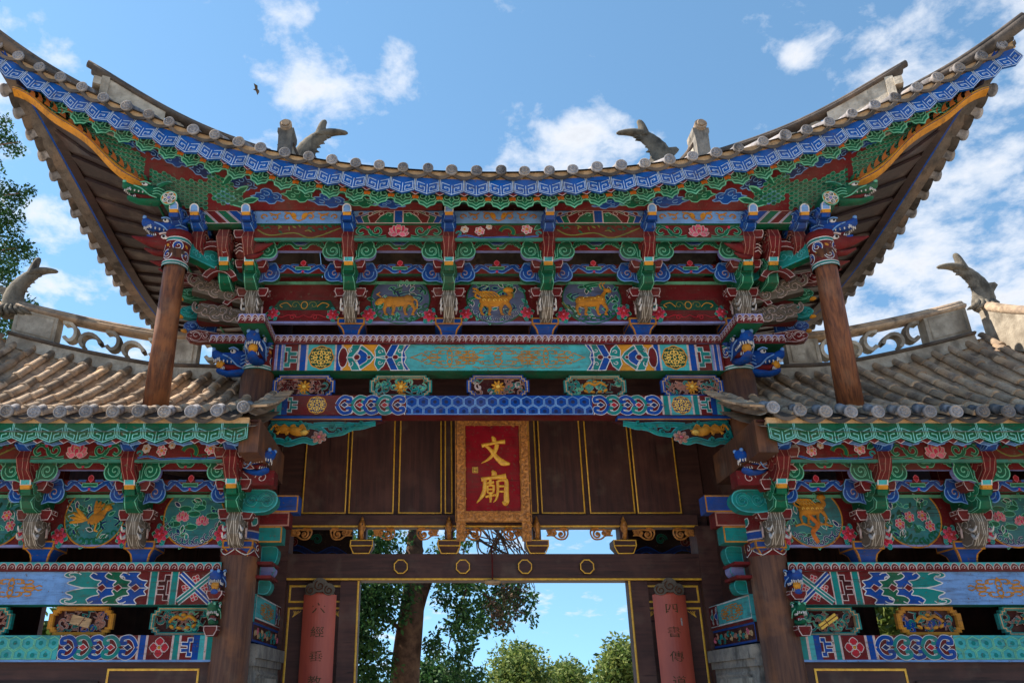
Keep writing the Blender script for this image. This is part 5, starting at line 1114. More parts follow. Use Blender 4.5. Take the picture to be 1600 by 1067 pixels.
for f in (-1, 1):
    jm = MB(); jm.box((f * 1.557, DY - .06, .38), (f * 1.78, DY + .1, 2.817), (1, 1, 1)); jm.box((f * 1.78, DY + .0, .38), (f * 2.4, DY + .08, 2.817), (1, 1, 1)); jm.box((f * 2.4, DY - .12, .38), (f * 2.62, DY + .16, 3.44), (1, 1, 1)); j = ob('door_jamb', jm, 'dark_wood', gate)
    m = MB(lambda u, v, h: (f * u, DY - .002 - h, v)); gilt_frame(m, 1.72, 2.38, 2.58, 2.775, .022); gilt_frame(m, 1.72, 2.38, .6, 2.53, .022)
    for k in range(4):
        for c in (1.78, 2.32): m.line([(c + (.01 + .028 * k) * (1 if c < 2 else -1), 2.49), (c + .02 * (1 if c < 2 else -1) * (1 - k / 3), 2.46 - .012 * k)], .008, .0, (1, 1, 1))
    m.mp = lambda u, v, h: (f * u, DY - .062 - h, v); m.line([(1.572, .38), (1.572, 2.817)], .024, 0, (1, 1, 1), False, .012); ob('gilt_line', m, 'gold', j)
    ob('side_partition', boxm((f * 2.62, .2, .38), (f * 2.7, DY + .1, 6.3)), 'dark_wood', gate)

# ---- the name plaque, leaning forward over the door
PT = Matrix.Translation((0, 1.30, 3.47)) @ Matrix.Rotation(radians(7), 4, 'X')
plq = empty('name_plaque', (0, 1.3, 3.47)); tag(plq, 'carved gilt plaque with two gold characters on red, hung over the doorway', 'plaque')
def pmap(u, v, h): return tuple(PT @ Vector((u, -h, v)))
m = MB(pmap); m.prism(rect(-.32, .09, .32, 1.12), -.02, .02, rgb(138, 10, 30)); ob('red_board', m, 'paint', plq)
m = MB(pmap); rr = random.Random(9)
for q in (rect(-.425, -.02, -.322, 1.2), rect(.322, -.02, .425, 1.2), rect(-.322, 1.11, .322, 1.2), rect(-.322, -.02, .322, .1), rect(-.435, -.24, -.33, -.02), rect(.33, -.24, .435, -.02)): m.prism(q, -.03, .035, (1, 1, 1), None, .995)
def carve(x0, x1, z0, z1, n):
    for k in range(n):
        t = (k + .5) / n; x = x0 + (x1 - x0) * (t if x1 - x0 > z1 - z0 else .5 + .16 * (-1) ** k); z = z0 + (z1 - z0) * (t if z1 - z0 > x1 - x0 else .5 + .16 * (-1) ** k)
        m.line(spiral(x, z, .042, .006, rr.uniform(0, 6), (-1) ** k * 7, 13), .015, .036, (1, 1, 1), False, .056); m.line(spline([(x - .04, z - .03), (x, z + .045), (x + .045, z + .01)], 3), .012, .036, (1, 1, 1), False, .05)
carve(-.425, -.325, .0, 1.18, 13); carve(.325, .425, .0, 1.18, 13); carve(-.3, .3, 1.11, 1.195, 8); carve(-.3, .3, -.01, .09, 8); carve(-.425, -.34, -.23, -.03, 3); carve(.34, .425, -.23, -.03, 3)
for q in (rect(-.33, .085, .33, 1.115), rect(-.44, -.02, .44, 1.2)): m.line(q, .014, .04, (1, 1, 1), True, .055)
ob('carved_frame', m, 'carved_gilt', plq)
def brush(m, strokes, ox, oy, s, h=.021):
    for pts, w in strokes:
        q = spline([(ox + s * x, oy + s * y) for x, y in pts], 5); n = len(q); ws = []
        for i in range(n):
            t = i / (n - 1) * (len(w) - 1); a = int(t); b = min(a + 1, len(w) - 1); ws.append(s * (w[a] + (w[b] - w[a]) * (t - a)))
        m.line(q, ws, h, (1, 1, 1), False, h + .022)
m = MB(pmap)
WEN = [([(.46, 1.0), (.53, .9), (.55, .8)], [.05, .12, .1]), ([(.08, .66), (.35, .72), (.7, .79), (.93, .81)], [.1, .075, .08, .12]), ([(.64, .72), (.58, .5), (.38, .22), (.06, .02)], [.11, .1, .085, .02]), ([(.22, .64), (.36, .56), (.62, .24), (.82, .06), (1.1, .0)], [.05, .09, .12, .17, .05])]
MIAO = [([(.5, 1.03), (.56, .95), (.57, .87)], [.05, .13, .12]), ([(.14, .74), (.45, .79), (.96, .86)], [.1, .07, .12]), ([(.26, .74), (.25, .45), (.16, .2), (-.02, -.02)], [.1, .1, .09, .02]),
        ([(.32, .62), (.45, .64), (.56, .66)], [.06, .055, .06]), ([(.45, .73), (.44, .62), (.44, .54)], [.07, .07, .06]), ([(.35, .54), (.34, .4), (.36, .3)], [.06, .055, .05]), ([(.35, .53), (.46, .55), (.55, .54), (.54, .42), (.53, .31)], [.05, .05, .06, .06, .05]), ([(.36, .42), (.52, .43)], [.045, .045]), ([(.36, .31), (.53, .32)], [.05, .05]), ([(.27, .19), (.45, .22), (.62, .24)], [.06, .055, .06]), ([(.45, .32), (.445, .15), (.43, .0)], [.07, .07, .04]),
        ([(.68, .7), (.68, .4), (.64, .15), (.52, .0)], [.075, .07, .06, .02]), ([(.68, .69), (.82, .72), (.96, .7), (.96, .4), (.95, .05), (.9, -.02), (.82, .03)], [.06, .06, .1, .11, .13, .12, .03]), ([(.7, .52), (.93, .54)], [.05, .055]), ([(.69, .35), (.92, .36)], [.05, .055])]
WEN, MIAO = [[(p_, [x * 1.4 for x in w_]) for p_, w_ in S_] for S_ in (WEN, MIAO)]; brush(m, WEN, -.155, .65, .33); brush(m, MIAO, -.19, .2, .36)
ob('gilt_lettering', m, 'gold', plq)
m = MB(pmap); m.prism(rect(-.243, .545, -.175, .615), .02, .026, C['yel']); m.line(rect(-.236, .552, -.182, .608), .004, .0265, C['brown'], True)
for k in range(3): m.line([(-.228 + .018 * k, .56), (-.228 + .018 * k, .6)], .006, .0265, C['brown'])
m.line([(-.232, .58), (-.186, .58)], .005, .0268, C['brown']); ob('seal_mark', m, 'paint', plq)

# ---- rounded couplet boards on the jambs
def couplet(f, text, label):
    e = empty('couplet_board', (f * 2.0, DY - .1, .6)); tag(e, label, 'couplet board', 'pair of red couplet boards'); R_, W2 = .3, .185
    def cmap(u, v, h): a = u / R_; return (f * 2.0 + (R_ + h) * sin(a), DY - .06 + R_ * .62 - (R_ + h) * cos(a), v)
    m = MB(cmap); n = 12
    for i in range(n):
        a, b = -W2 * 1.1 + 2.2 * W2 * i / n, -W2 * 1.1 + 2.2 * W2 * (i + 1) / n
        m.poly(rect(a, .6, b, 2.655), 0, (1, 1, 1)); m.poly(rect(a, .6, b, 2.655), -.025, (1, 1, 1)); ta, tb = [.02 * (1 - (x / W2 / 1.1) ** 4) for x in (a, b)]
        m.F([m.P((a, 2.655), 0), m.P((b, 2.655), 0), m.P((b, 2.655 + tb), -.012), m.P((a, 2.655 + ta), -.012)], (1, 1, 1)); m.F([m.P((a, .6), 0), m.P((b, .6), 0), m.P((b, .6), -.025), m.P((a, .6), -.025)], (1, 1, 1))
    ob('board', m, 'red_lacquer', e)
    m = MB(cmap)
    for cx, cz, r_ in ((0, 2.755, .085), (-.1, 2.71, .07), (.1, 2.71, .07)):
        m.prism(ell(cx, cz, r_, r_ * .95, 16), -.02, .022, C['grey']); m.line(spiral(cx, cz - .01, r_ * .7, .01, 2, 8, 16), .012, .0225, C['brown'], False, .034)
    m.prism(rect(-.16, 2.655, .16, 2.72), -.02, .02, C['grey']); ob('cloud_crest', m, 'paint', e)
    for k, ch in enumerate(text):
        cu = bpy.data.curves.new('couplet_text', 'FONT'); cu.body = ch; cu.size = .155; cu.align_x = 'CENTER'
        tmp = bpy.data.objects.new('tmp', cu); COL.objects.link(tmp); dg = bpy.context.evaluated_depsgraph_get(); dg.update(); me = bpy.data.meshes.new_from_object(tmp.evaluated_get(dg)); bpy.data.objects.remove(tmp)
        m = MB(cmap); ix = [m.P((v.co.x * 1.05, 2.46 - .254 * k + v.co.y * .78), .003) for v in me.vertices]
        for p in me.polygons: m.F([ix[q] for q in p.vertices], rgb(84, 66, 44))
        ob('character', m, 'paint', e)
    if f > 0: m = MB(cmap); m.prism(rect(.09, 2.32, .108, 2.4), .0, .002, C['white']); ob('paper_tag', m, 'paint', e)
couplet(-1, '六經垂教', 'red rounded board with dark characters left of the doorway'); couplet(1, '四書傳道', 'red rounded board with dark characters right of the doorway')
# ---- small lamp on a red cord under the lintel
hl_ = empty('hanging_lamp', (-.02, DY - .16, 2.75)); tag(hl_, 'small flat lamp hanging on a thin red cord before the dark lintel', 'lamp')
m = MB(); m.tube([(-.02, DY - .16, 3.2), (-.02, DY - .165, 3.0), (-.021, DY - .16, 2.8)], .009, C['mar']); m.ball((-.02, DY - .16, 3.03), .013, C['mar'], 6, 5); ob('cord', m, 'paint', hl_)
m = MB(); m.loft([[(-.02 + w * cos(2 * pi * k / 14), DY - .16 + w * .6 * sin(2 * pi * k / 14), z) for k in range(14)] for w, z in ((.06, 2.815), (.1, 2.80), (.085, 2.77), (.05, 2.76))], C['tan']); m.ball((-.02, DY - .16, 2.78), (.03, .03, .025), C['dgrey']); ob('lamp_body', m, 'paint', hl_)

# ================================================================== the two side wings
def rb(X): a = abs(X); return 5.12 + (.17 * (a - 4) + .03 * (a - 4) ** 2 if a > 4 else .03 * (a - 4))
def wr(X, s):
    z0 = 3.94; p = Vector((X, -1.12 + 1.92 * s, z0 + (rb(X) - z0) * s - .1 * sin(pi * s) * (1 - .3 * s))); k = max(0, 2.75 - abs(X)); p.z += .12 * k * (1 - s); return p
def cover_mesh(L=.31):
    m = MB(); n = 8; R = []
    for y, r in ((0, .058), (.014, .061), (.03, .058), (.036, .051), (L * .5, .05), (L, .048)): R.append([(r * cos(pi * k / n), y, r * sin(pi * k / n)) for k in range(n + 1)])
    for a, b in zip(R, R[1:]):
        A = [m.V(p) for p in a]; B = [m.V(p) for p in b]
        for k in range(n): m.F([A[k], A[k + 1], B[k + 1], B[k]], (1, 1, 1), True)
    m.F([m.V(p) for p in R[0]] , (1, 1, 1)); return m.mesh('cover_tile', 'tile')
COVER = cover_mesh(); TEW = tile_end_mesh(.059, .12, .6); WST = .238
FRG = fret_mesh(WST, .14, C['green'], rgb(126, 196, 190), 'fret_panel_green'); SCB = cloud_mesh(WST, .09, C['blue'], C['pale'], False, 'scallop_panel'); DRW = drip_mesh(WST, .05, .035)
MAT['edge'] = MAT['tile']
def wing(f):
    side = 'left' if f < 0 else 'right'
    w = empty('side_wing', (f * 4.5, 0, .38)); tag(w, f'lower {side} wing of the gate with grey tube-tile roof and green fret eaves', 'gate wing', 'wings flanking the central gate')
    x0, x1 = 2.78, 6.35; X = lambda a, b: tuple(sorted((f * a, f * b)))
    m = MB(); m.lathe([(.18, .38), (.175, 5)], (1, 1, 1), 24, (f * 6.5, 0)); ob('column', m, 'column_wood', w)
    xa, xb = X(x0 - .05, x1); frieze('frieze_strip', w, xa, xb, -.15, 2.69, 2.775, .3, C['turq'], .083)
    z0, z1 = 2.389, 2.69; H = z1 - z0
    o = ob('painted_beam', boxm((xa, -.12, z0), (xb, .12, z1), C['pale'], C['teal']), 'paint', w)
    m = MB(lambda u, v, h: (f * u, -.1225 - h, v + z0)); a = x0 - .05
    stripes(m, 1, a, a + .07, (('teal', 2), ('pinkw', .5)), H); m.poly(rect(a + .07, 0, a + .4, H), .001, C['mar'])
    for p, q, c in (((.08, .02), (.39, H - .02), 'blue'), ((.08, H - .02), (.39, .02), 'teal')):
        m.line([(a + p[0], p[1]), (a + q[0], q[1])], .07, .0025, C['white']); m.line([(a + p[0], p[1]), (a + q[0], q[1])], .052, .0035, C[c]); m.line([(a + p[0], p[1]), (a + q[0], q[1])], .01, .0045, C['white'])
    for dx, dy in ((0, .085), (0, -.085), (.09, 0), (-.09, 0)):
        for k in range(4): m.shape(petal(a + .235 + dx, H / 2 + dy, k * pi / 2 + .4, .04, .035), .0015, C['red'], C['pinkw'], .005)
    stripes(m, 1, a + .4, a + .48, (('pinkw', .4), ('teal', 2), ('pinkw', .4)), H); keyblock(m, a + .48, a + .6, 0, H, C['mar'], C['dmar'], C['pinkw'], .001); stripes(m, 1, a + .6, a + .68, (('pinkw', .4), ('teal', 2), ('pinkw', .4)), H)
    m.poly(rect(a + .68, 0, a + 1.15, H), .001, C['mar'])
    swoosh(m, a + .68, a + 1.02, 0, H, .002, C['blue'], C['white'], 1); swoosh(m, a + .84, a + 1.2, 0, H, .005, C['green'], C['white'], 1); swoosh(m, a + .98, a + 1.34, 0, H, .008, C['blue'], C['white'], 1); swoosh(m, a + 1.12, a + 1.5, 0, H, .011, C['teal'], C['white'], 1)
    for cx in (.8, .97, 1.12): m.shape([(a + cx - .04, H / 2), (a + cx, H / 2 + .035), (a + cx + .05, H / 2), (a + cx, H / 2 - .035)], .015, C['mar'], C['pinkw'], .007)
    for cx in (2.0, 2.75): m.push(a + cx, H / 2); filigree(m, .3, .12, .0018, C['ochre'], .011, 5); m.pop()
    ob('beam_painting', m, 'paint', o)
    fr = [('teal', 'scroll' if f > 0 else 'dragon', ['teal', 'copper', 'lgreen']), ('ochre', 'book' if f < 0 else 'dragon', ['teal', 'blue', 'copper']), ('teal', 'flower', ['copper', 'teal']), ('ochre', 'scroll', ['teal', 'copper'])]
    for k, (c, kd, cs) in enumerate(fr): ob('carved_panel', carved_panel(.31, .132, C[c], C['tan'] if c == 'teal' else C['gold'], kd, cs, 40 + k + (f > 0) * 9), 'paint', w, loc=(f * (3.08 + .97 * k), .03, 2.247))
    honeycomb('honeycomb_beam', w, xa, xb, -.1, 1.904, 2.116, C['turq'], C['lgreen'], C['teal'], C['pale'], 'r' if f < 0 else 'l')
    ob('under_rail', boxm((xa, -.104, 1.885), (xb, .1, 1.903), C['pale']), 'paint', w)
    # dark panelling under the beams
    pw = ob('lower_wall', boxm((xa, -.02, .38), (xb, .06, 1.885)), 'dark_wood', w)
    for k, (a_, b_) in enumerate(((2.86, 3.72), (3.8, 5.0), (5.1, 6.2))):
        m = MB(lambda u, v, h: (f * u, -.022 - h, v))
        if k == 0:
            gilt_frame(m, a_, b_, .8, 1.83, .02); ob('gilt_line', m, 'gold', pw)
        else:
            for q in (a_, b_): m.prism(rect(q - .02, .6, q + .02, 1.72), 0, .03, (1, 1, 1))
            m.prism(rect(a_, 1.68, b_, 1.72), 0, .028, (1, 1, 1)); n = 9
            for i in range(1, n): m.prism(rect(a_ + (b_ - a_) * i / n - .01, .6, a_ + (b_ - a_) * i / n + .01, 1.68), 0, .02, (1, 1, 1))
            for i in range(0, n, 2): c = a_ + (b_ - a_) * i / n; m.line([(c, 1.66), (c + .08, 1.5), (c, 1.34)], .014, .022, (1, 1, 1))
            ob('lattice', m, 'plank_wood', pw)
    # brackets and boards
    for x in (2.58, 3.55, 4.53, 5.51): bracket(w, f * x, 2.775, 0 if x > 3 else -.05)
    fls = ('blossom', 'lotus', 'bamboo', 'blossom'); scs = ('pond', 'phoenix', 'blossoms', 'tree') if f < 0 else ('tree', 'blossoms', 'pond', 'ox')
    for k in range(4): bay(w, f * (3.06 + .98 * k), 2.775, .97, fls[k], scs[k])
    o = ob('eaves_purlin', boxm((*X(2.5, 6.4)[:1], -.8, 3.79), (X(2.5, 6.4)[1], -.66, 3.93), C['turq'], C['green']), 'paint', w); m = MB(lambda u, v, h: (u, -.8025 - h, v))
    for k in range(4): purlin_art(m, 'gold' if k % 2 else 'leaf', f * (3.06 + .98 * k) - .45, f * (3.06 + .98 * k) + .45, 3.79, 3.93)
    ob('purlin_painting', m, 'paint', o)
    # roof
    rm_ = MB(); nx = 90; ns = 10
    G = [[rm_.V(wr(f * (2.3 + 4.4 * i / nx), j / ns) - Vector((0, 0, .03 * (1 - cos(2 * pi * (4.4 * i / nx - .12) / WST))))) for j in range(ns + 1)] for i in range(nx + 1)]
    for i in range(nx):
        for j in range(ns): rm_.F([G[i][j], G[i + 1][j], G[i + 1][j + 1], G[i][j + 1]], (1, 1, 1))
    G2 = [[rm_.V(wr(f * (2.3 + 4.4 * i / 10), j / 4) - Vector((0, 0, .16))) for j in range(5)] for i in range(11)]
    for i in range(10):
        for j in range(4): rm_.F([G2[i][j], G2[i + 1][j], G2[i + 1][j + 1], G2[i][j + 1]], (1, 1, 1))
    for i in range(10):                                         # rear slope
        a, b = wr(f * (2.3 + .44 * i), 1), wr(f * (2.3 + .44 * (i + 1)), 1); rm_.F([rm_.V(a), rm_.V(b), rm_.V(b + Vector((0, 2.2, -1.3))), rm_.V(a + Vector((0, 2.2, -1.3)))], (1, 1, 1))
    rf = ob('wing_roof', rm_, 'tile', w); rows = []; x = 2.42; k = 0
    while x < 6.65:
        for j in range(8):
            a, b = wr(f * x, j / 8), wr(f * x, (j + 1) / 8); L = (b - a).length; ang = atan2(b.z - a.z, b.y - a.y)
            ob('cover_tile', COVER, parent=rf, loc=a + Vector((random.uniform(-.008, .008), random.uniform(-.008, .008), .0)), rot=(ang + random.uniform(-.012, .012), random.uniform(-.1, .1), random.uniform(-.02, .02)), sc=(random.uniform(.92, 1.1), L / .265, random.uniform(.9, 1.1)))
        e = wr(f * x, 0); ob('eave_tile', TEW, parent=rf, loc=e + Vector((random.uniform(-.006, .006), -.03 + random.uniform(-.012, .012), .025)), rot=(random.uniform(-.08, .06), random.uniform(-.3, .3), random.uniform(-.06, .06))); ob('drip_tile', DRW, parent=rf, loc=wr(f * (x + WST / 2), 0) + Vector((0, -.015, .0)))
        x += WST
    # inner verge: overlapping plates
    for j in range(24):
        p = wr(f * 2.3, j / 24); m = MB(); s_ = Vector((-f * .1, -.05, .0)); q = [p + Vector((f * .06, 0, .02)), p + s_ + Vector((0, 0, .01)), p + s_ + Vector((0, .08, .045)), p + Vector((f * .06, .1, .07))]
        a_ = [m.V(v) for v in q]; b_ = [m.V(v + Vector((0, -.01, .018))) for v in q]; m.F(a_, (1, 1, 1)); m.F(b_, (1, 1, 1))
        for i in range(4): m.F([a_[i], a_[(i + 1) % 4], b_[(i + 1) % 4], b_[i]], (1, 1, 1))
        ob('verge_tile', m, 'tile', rf)
    # ridge with open scrollwork, fish at its outer end
    def rp(X, z=0): return Vector((f * X, .84, rb(X) + z))
    m = MB(); m.loft([[rp(q) + Vector((0, y, z)) for y, z in ((-.13, -.1), (-.1, .07), (.1, .07), (.13, -.1))] for q in [2.35 + .25 * k for k in range(15)]], (1, 1, 1), True, False)
    rd = ob('wing_ridge', m, 'plaster', rf)
    m = MB(); m.tube([rp(2.35 + .25 * k, .075) + Vector((0, -.02, 0)) for k in range(15)], .13, (1, 1, 1), 10, .25); ob('ridge_moulding', m, 'dark_tile', rd)
    m = MB(); m.tube([rp(2.35 + .25 * k, .46) for k in range(15)], .12, (1, 1, 1), 10, .35); m.tube([rp(2.35 + .25 * k, .5) for k in range(15)], .075, (1, 1, 1), 10, .7); ob('ridge_coping', m, 'tile', rd)
    for a_, b_ in ((2.35, 2.7), (3.55, 3.95), (5.3, 5.85)):
        m = MB(); m.loft([[rp(q) + Vector((0, y, z)) for y, z in ((-.075, .08), (-.075, .46), (.075, .46), (.075, .08))] for q in (a_, (a_ + b_) / 2, b_)], (1, 1, 1), True, False); m.mp = lambda u, v, h: tuple(rp(u, v) + Vector((0, -.076 - h, 0)))
        m.line(rect(a_ + .05, .14, b_ - .05, .4), .014, 0, (1, 1, 1), True, .014); ob('ridge_panel', m, 'plaster', rd)
    def scr(cx, cz, r, a0, turn, sx=1.3):
        m = MB()
        pts_ = spiral(0, 0, r, r * .42, a0, turn, 12, sx, 1)
        prev = None
        for i, (u, v) in enumerate(pts_):
            d = (pts_[min(i + 1, 11)][0] - pts_[max(i - 1, 0)][0], pts_[min(i + 1, 11)][1] - pts_[max(i - 1, 0)][1]); l = hypot(*d); n_ = (-d[1] / l * .022, d[0] / l * .022)
            r_ = [m.V(rp(cx + u + s * n_[0], cz + v + s * n_[1]) + Vector((0, y, 0))) for s, y in ((1, -.06), (-1, -.06), (-1, .06), (1, .06))]
            if prev:
                for k in range(4): m.F([prev[k], r_[k], r_[(k + 1) % 4], prev[(k + 1) % 4]], (1, 1, 1))
            prev = r_
        m.F(prev, (1, 1, 1)); ob('pierced_scroll', m, 'plaster', rd)
    for a_, b_, n_ in ((2.7, 3.55, 3), (3.95, 5.3, 5)):
        for k in range(n_):
            cx = a_ + (b_ - a_) * (k + .5) / n_
            if k % 2: scr(cx + .01, .2, .16, pi * .95, -3.9, 1.0)
            else: scr(cx, .27, .155, pi * .3, 4.6, .85)
    ob('fish_finial', FISH[-f], 'weathered_stone', rf, loc=rp(5.9 if f < 0 else 6.12, .4), sc=(1.0, 1.0, 1.0))
    m = MB(); pa = [Vector((f * 6.15, .84 - .22 * k, rb(6.15) + .28 - .15 * k + .006 * k * k)) for k in range(10)]; rings = [[p + Vector((sx, 0, z)) for sx, z in ((-.09, -.4), (-.09, .1), (.09, .1), (.09, -.4))] for p in pa]; m.loft(rings, (1, 1, 1), True, False); vr = ob('descending_ridge', m, 'plaster', rf)
    m = MB(); m.tube([p + Vector((0, 0, .12)) for p in pa], .11, (1, 1, 1), 10, .6); ob('ridge_coping', m, 'tile', vr)
    # eaves boards
    n = int((6.6 - 2.37) / WST); fb = ob('eaves_fascia', boxm((*X(2.37, 6.6)[:1], -1.08, 3.87), (X(2.37, 6.6)[1], -1.0, 3.93)), 'mortar', w); sc2 = ob('scallop_board', boxm((*X(2.4, 6.6)[:1], -1.0, 3.76), (X(2.4, 6.6)[1], -.97, 3.9), C['dblue']), 'paint', w)
    for k in range(n):
        c = f * (2.37 + WST * (k + .5)); ob('fret_panel', FRG, parent=fb, loc=(c, -1.085, 3.872)); ob('scallop_panel', SCB, parent=sc2, loc=(c, -1.005, 3.775)); 
        if k: ob('diamond', DM, parent=fb, loc=(c - f * WST / 2, -1.06, 3.72))
    ob('wing_soffit', boxm((*X(2.3, 6.6)[:1], -1.05, 3.9), (X(2.3, 6.6)[1], -.6, 3.92), C['dmar']), 'paint', w)
    ob('verge_board', boxm((*X(2.28, 2.46)[:1], -1.02, 3.62), (X(2.28, 2.46)[1], .2, 3.93)), 'column_wood', w)
    # inner corner under the verge: dragon, scroll block, outlined beam ends, hanging bracket
    ob('dragon_head', DH['sky'], parent=w, loc=(f * 2.45, -.55, 3.66), rot=(0, 0, -f * pi / 2 + f * .5), sc=(.8, .62, .72))
    m = MB(); m.box((f * 2.2, -.6, 3.42), (f * 2.56, -.42, 3.56), C['mar']); m.mp = lambda u, v, h: (f * u, -.602 - h, v); m.line(spiral(2.32, 3.49, .06, .008, 0, 8, 16), .007, 0, C['pinkw']); m.line([(2.42, 3.44), (2.45, 3.5), (2.5, 3.54)], .007, 0, C['pinkw']); ob('scroll_block', m, 'paint', w)
    m = MB(lambda u, v, h: (f * u, -.42 - h, v)); p = spline([(2.58, 3.22), (2.4, 3.2), (2.26, 3.22), (2.19, 3.3), (2.22, 3.39), (2.35, 3.42), (2.58, 3.41)], 3); m.prism(p, -.15, 0, C['teal']); m.line(p, .012, .0015, C['turq'], True); m.vine(spiral(2.29, 3.31, .075, .01, 0, 9, 18), .022, .003, C['teal'], C['turq'], 1.5, .03); m.vine(spiral(2.43, 3.32, .06, .01, 0, -8, 14), .02, .003, C['teal'], C['turq'], 1.5, .03); m.line([(2.56, 3.24), (2.5, 3.3), (2.52, 3.39)], .012, .003, C['turq']); ob('scroll_block', m, 'paint', w)
    for xe, za, zb, c in ((2.05, 3.28, 3.45, 'blue'), (2.13, 3.14, 3.28, 'mar'), (2.19, 2.98, 3.14, 'teal')):
        m = MB(lambda u, v, h: (f * u, -.05 - h, v)); m.box((f * xe, -.05, za), (f * 2.46, .14, zb), C[c]); m.line(rect(xe + .008, za + .008, 2.46, zb - .008), .014, .001, C['ochre'] if c != 'mar' else C['copper'], True); ob('beam_end', m, 'paint', w)
    m = MB()
    for za, zb, c, dx in ((2.8, 2.97, 'teal', .12), (2.68, 2.78, 'lav', .1), (2.52, 2.64, 'teal', .08)):
        m.mp = lambda u, v, h: (f * u, .16 - h, v); p = spline([(2.42, za), (2.42 - dx, za), (2.38 - dx, (za + zb) / 2), (2.4 - dx, zb), (2.42, zb)], 3); m.prism(p, -.16, 0, C[c]); m.line(p, .008, .0015, C['turq'], True)
    for z in (2.66, 2.79): m.box((f * 2.27, -.02, z - .016), (f * 2.45, .34, z + .012), C['mar'])
    ob('hanging_bracket', m, 'paint', w)
    ob('dragon_head', DH['blue'], parent=w, loc=(f * 2.74, -.1, 2.6), sc=(.62, .5, .72)); ob('bearing_block', BR['side_block'], parent=w, loc=(f * 2.74, -.2, 2.42), sc=(1.3, 1, .8)); ob('dragon_head', DH['green'], parent=w, loc=(f * 2.74, -.12, 2.32), sc=(.5, .42, .6)); ob('bearing_block', BR['side_block'], parent=w, loc=(f * 2.74, -.2, 2.1), sc=(1.1, 1, .9))
    # painted tie beam, carved strip and brick pier along the passage side
    o = ob('tie_beam', boxm((*X(2.44, 2.62)[:1], .18, 2.26), (X(2.44, 2.62)[1], 1.5, 2.52), C['turq'], C['mar']), 'paint', w); m = MB(lambda u, v, h: (f * (2.438 - h), u, v))
    m.poly(rect(.18, 2.26, 1.5, 2.29), .001, C['mar']); m.line(rect(.2, 2.3, 1.48, 2.51), .012, .001, C['white'], True); m.push(.75, 2.4); filigree(m, .35, .08, .0015, C['ochre'], .01); m.pop(); m.poly(rect(1.2, 2.3, 1.48, 2.51), .001, C['mar']); ruyi(m, 1.2, 2.4, .09, .003, C['blue'], C['white']); ruyi(m, 1.34, 2.4, .08, .005, C['teal'], C['white']); ob('beam_painting', m, 'paint', o)
    m = MB(lambda u, v, h: (f * (2.45 - h), u, v)); m.box((f * 2.45, .18, 2.08), (f * 2.62, 1.5, 2.258), C['dmar'], C['blue']); m.line(rect(.19, 2.09, 1.49, 2.25), .02, .002, C['blue'], True); rr_ = random.Random(4)
    for k in range(16): m.vine(spiral(.28 + .075 * k, 2.17 + rr_.uniform(-.03, .03), .04, .006, k, 6 * (-1) ** k, 10), .016, .004, C[rr_.choice(('tan', 'copper', 'teal', 'pink'))], C['ochre'], 1.3, .02)
    ob('carved_strip', m, 'paint', w)
    m = MB(); m.box((f * 2.42, .16, .38), (f * 2.66, 1.5, 2.06), (1, 1, 1)); m.box((f * 2.36, .14, 1.93), (f * 2.66, 1.5, 2.05), (1, 1, 1)); m.box((f * 2.39, .14, 1.86), (f * 2.66, 1.5, 1.93), (1, 1, 1)); m.mp = lambda u, v, h: (f * (2.418 - h), u, v)
    m.line(rect(.28, 1.2, 1.4, 1.8), .04, .0, (1, 1, 1), True, .02); pr = ob('brick_pier', m, 'stone', w)
    m = MB(lambda u, v, h: (f * (2.418 - h), u, v)); m.prism(rect(.34, 1.62, 1.34, 1.76), 0, .015, (1, 1, 1)); ob('plaster_band', m, 'plaster', pr)
    # enclosing walls and the window at the back
    m = MB(); wl, wr_ = 4.75, 5.55
    for a_, b_, c, d in ((2.7, wl, .38, 4.6), (wr_, 6.7, .38, 4.6), (wl, wr_, .38, 2.12), (wl, wr_, 2.62, 4.6)): m.box((f * a_, 2.3, c), (f * b_, 2.42, d), (1, 1, 1))
    m.box((f * 6.6, .1, .38), (f * 6.7, 2.42, 4.6), (1, 1, 1)); m.box((f * 2.8, .0, 4.2), (f * 6.7, .05, 4.42), (1, 1, 1)); m.box((f * 2.7, .05, 3.5), (f * 6.7, 2.4, 3.54), (1, 1, 1)); ob('rear_wall', m, 'panel_wood', w)
wing(-1); wing(1)

# ================================================================== trees beyond the gate
def leaves(name, clumps, n, size, mat, parent, droop=0.0, seed=1, long=1.6):
    r = random.Random(seed); m = MB(); tot = sum(c[1] ** 2 for c in clumps)
    for c, rad, *sq in clumps:
        k = int(n * rad ** 2 / tot); sq = sq[0] if sq else (1, 1, 1)
        for i in range(k):
            d = Vector((r.gauss(0, 1), r.gauss(0, 1), r.gauss(0, 1))).normalized() * rad * (r.random() ** .45); p = Vector(c) + Vector((d.x * sq[0], d.y * sq[1], d.z * sq[2]))
            a = Vector((r.gauss(0, 1), r.gauss(0, 1), r.gauss(0, .8) - droop)).normalized(); b = a.cross(Vector((r.gauss(0, 1), r.gauss(0, 1), r.gauss(0, 1)))).normalized(); s = size * r.uniform(.4, 1.7)
            m.F([m.V(p), m.V(p + a * s * long * .5 + b * s * .4), m.V(p + a * s * long), m.V(p + a * s * long * .5 - b * s * .4)], (1, 1, 1))
    return ob(name, m, mat, parent)
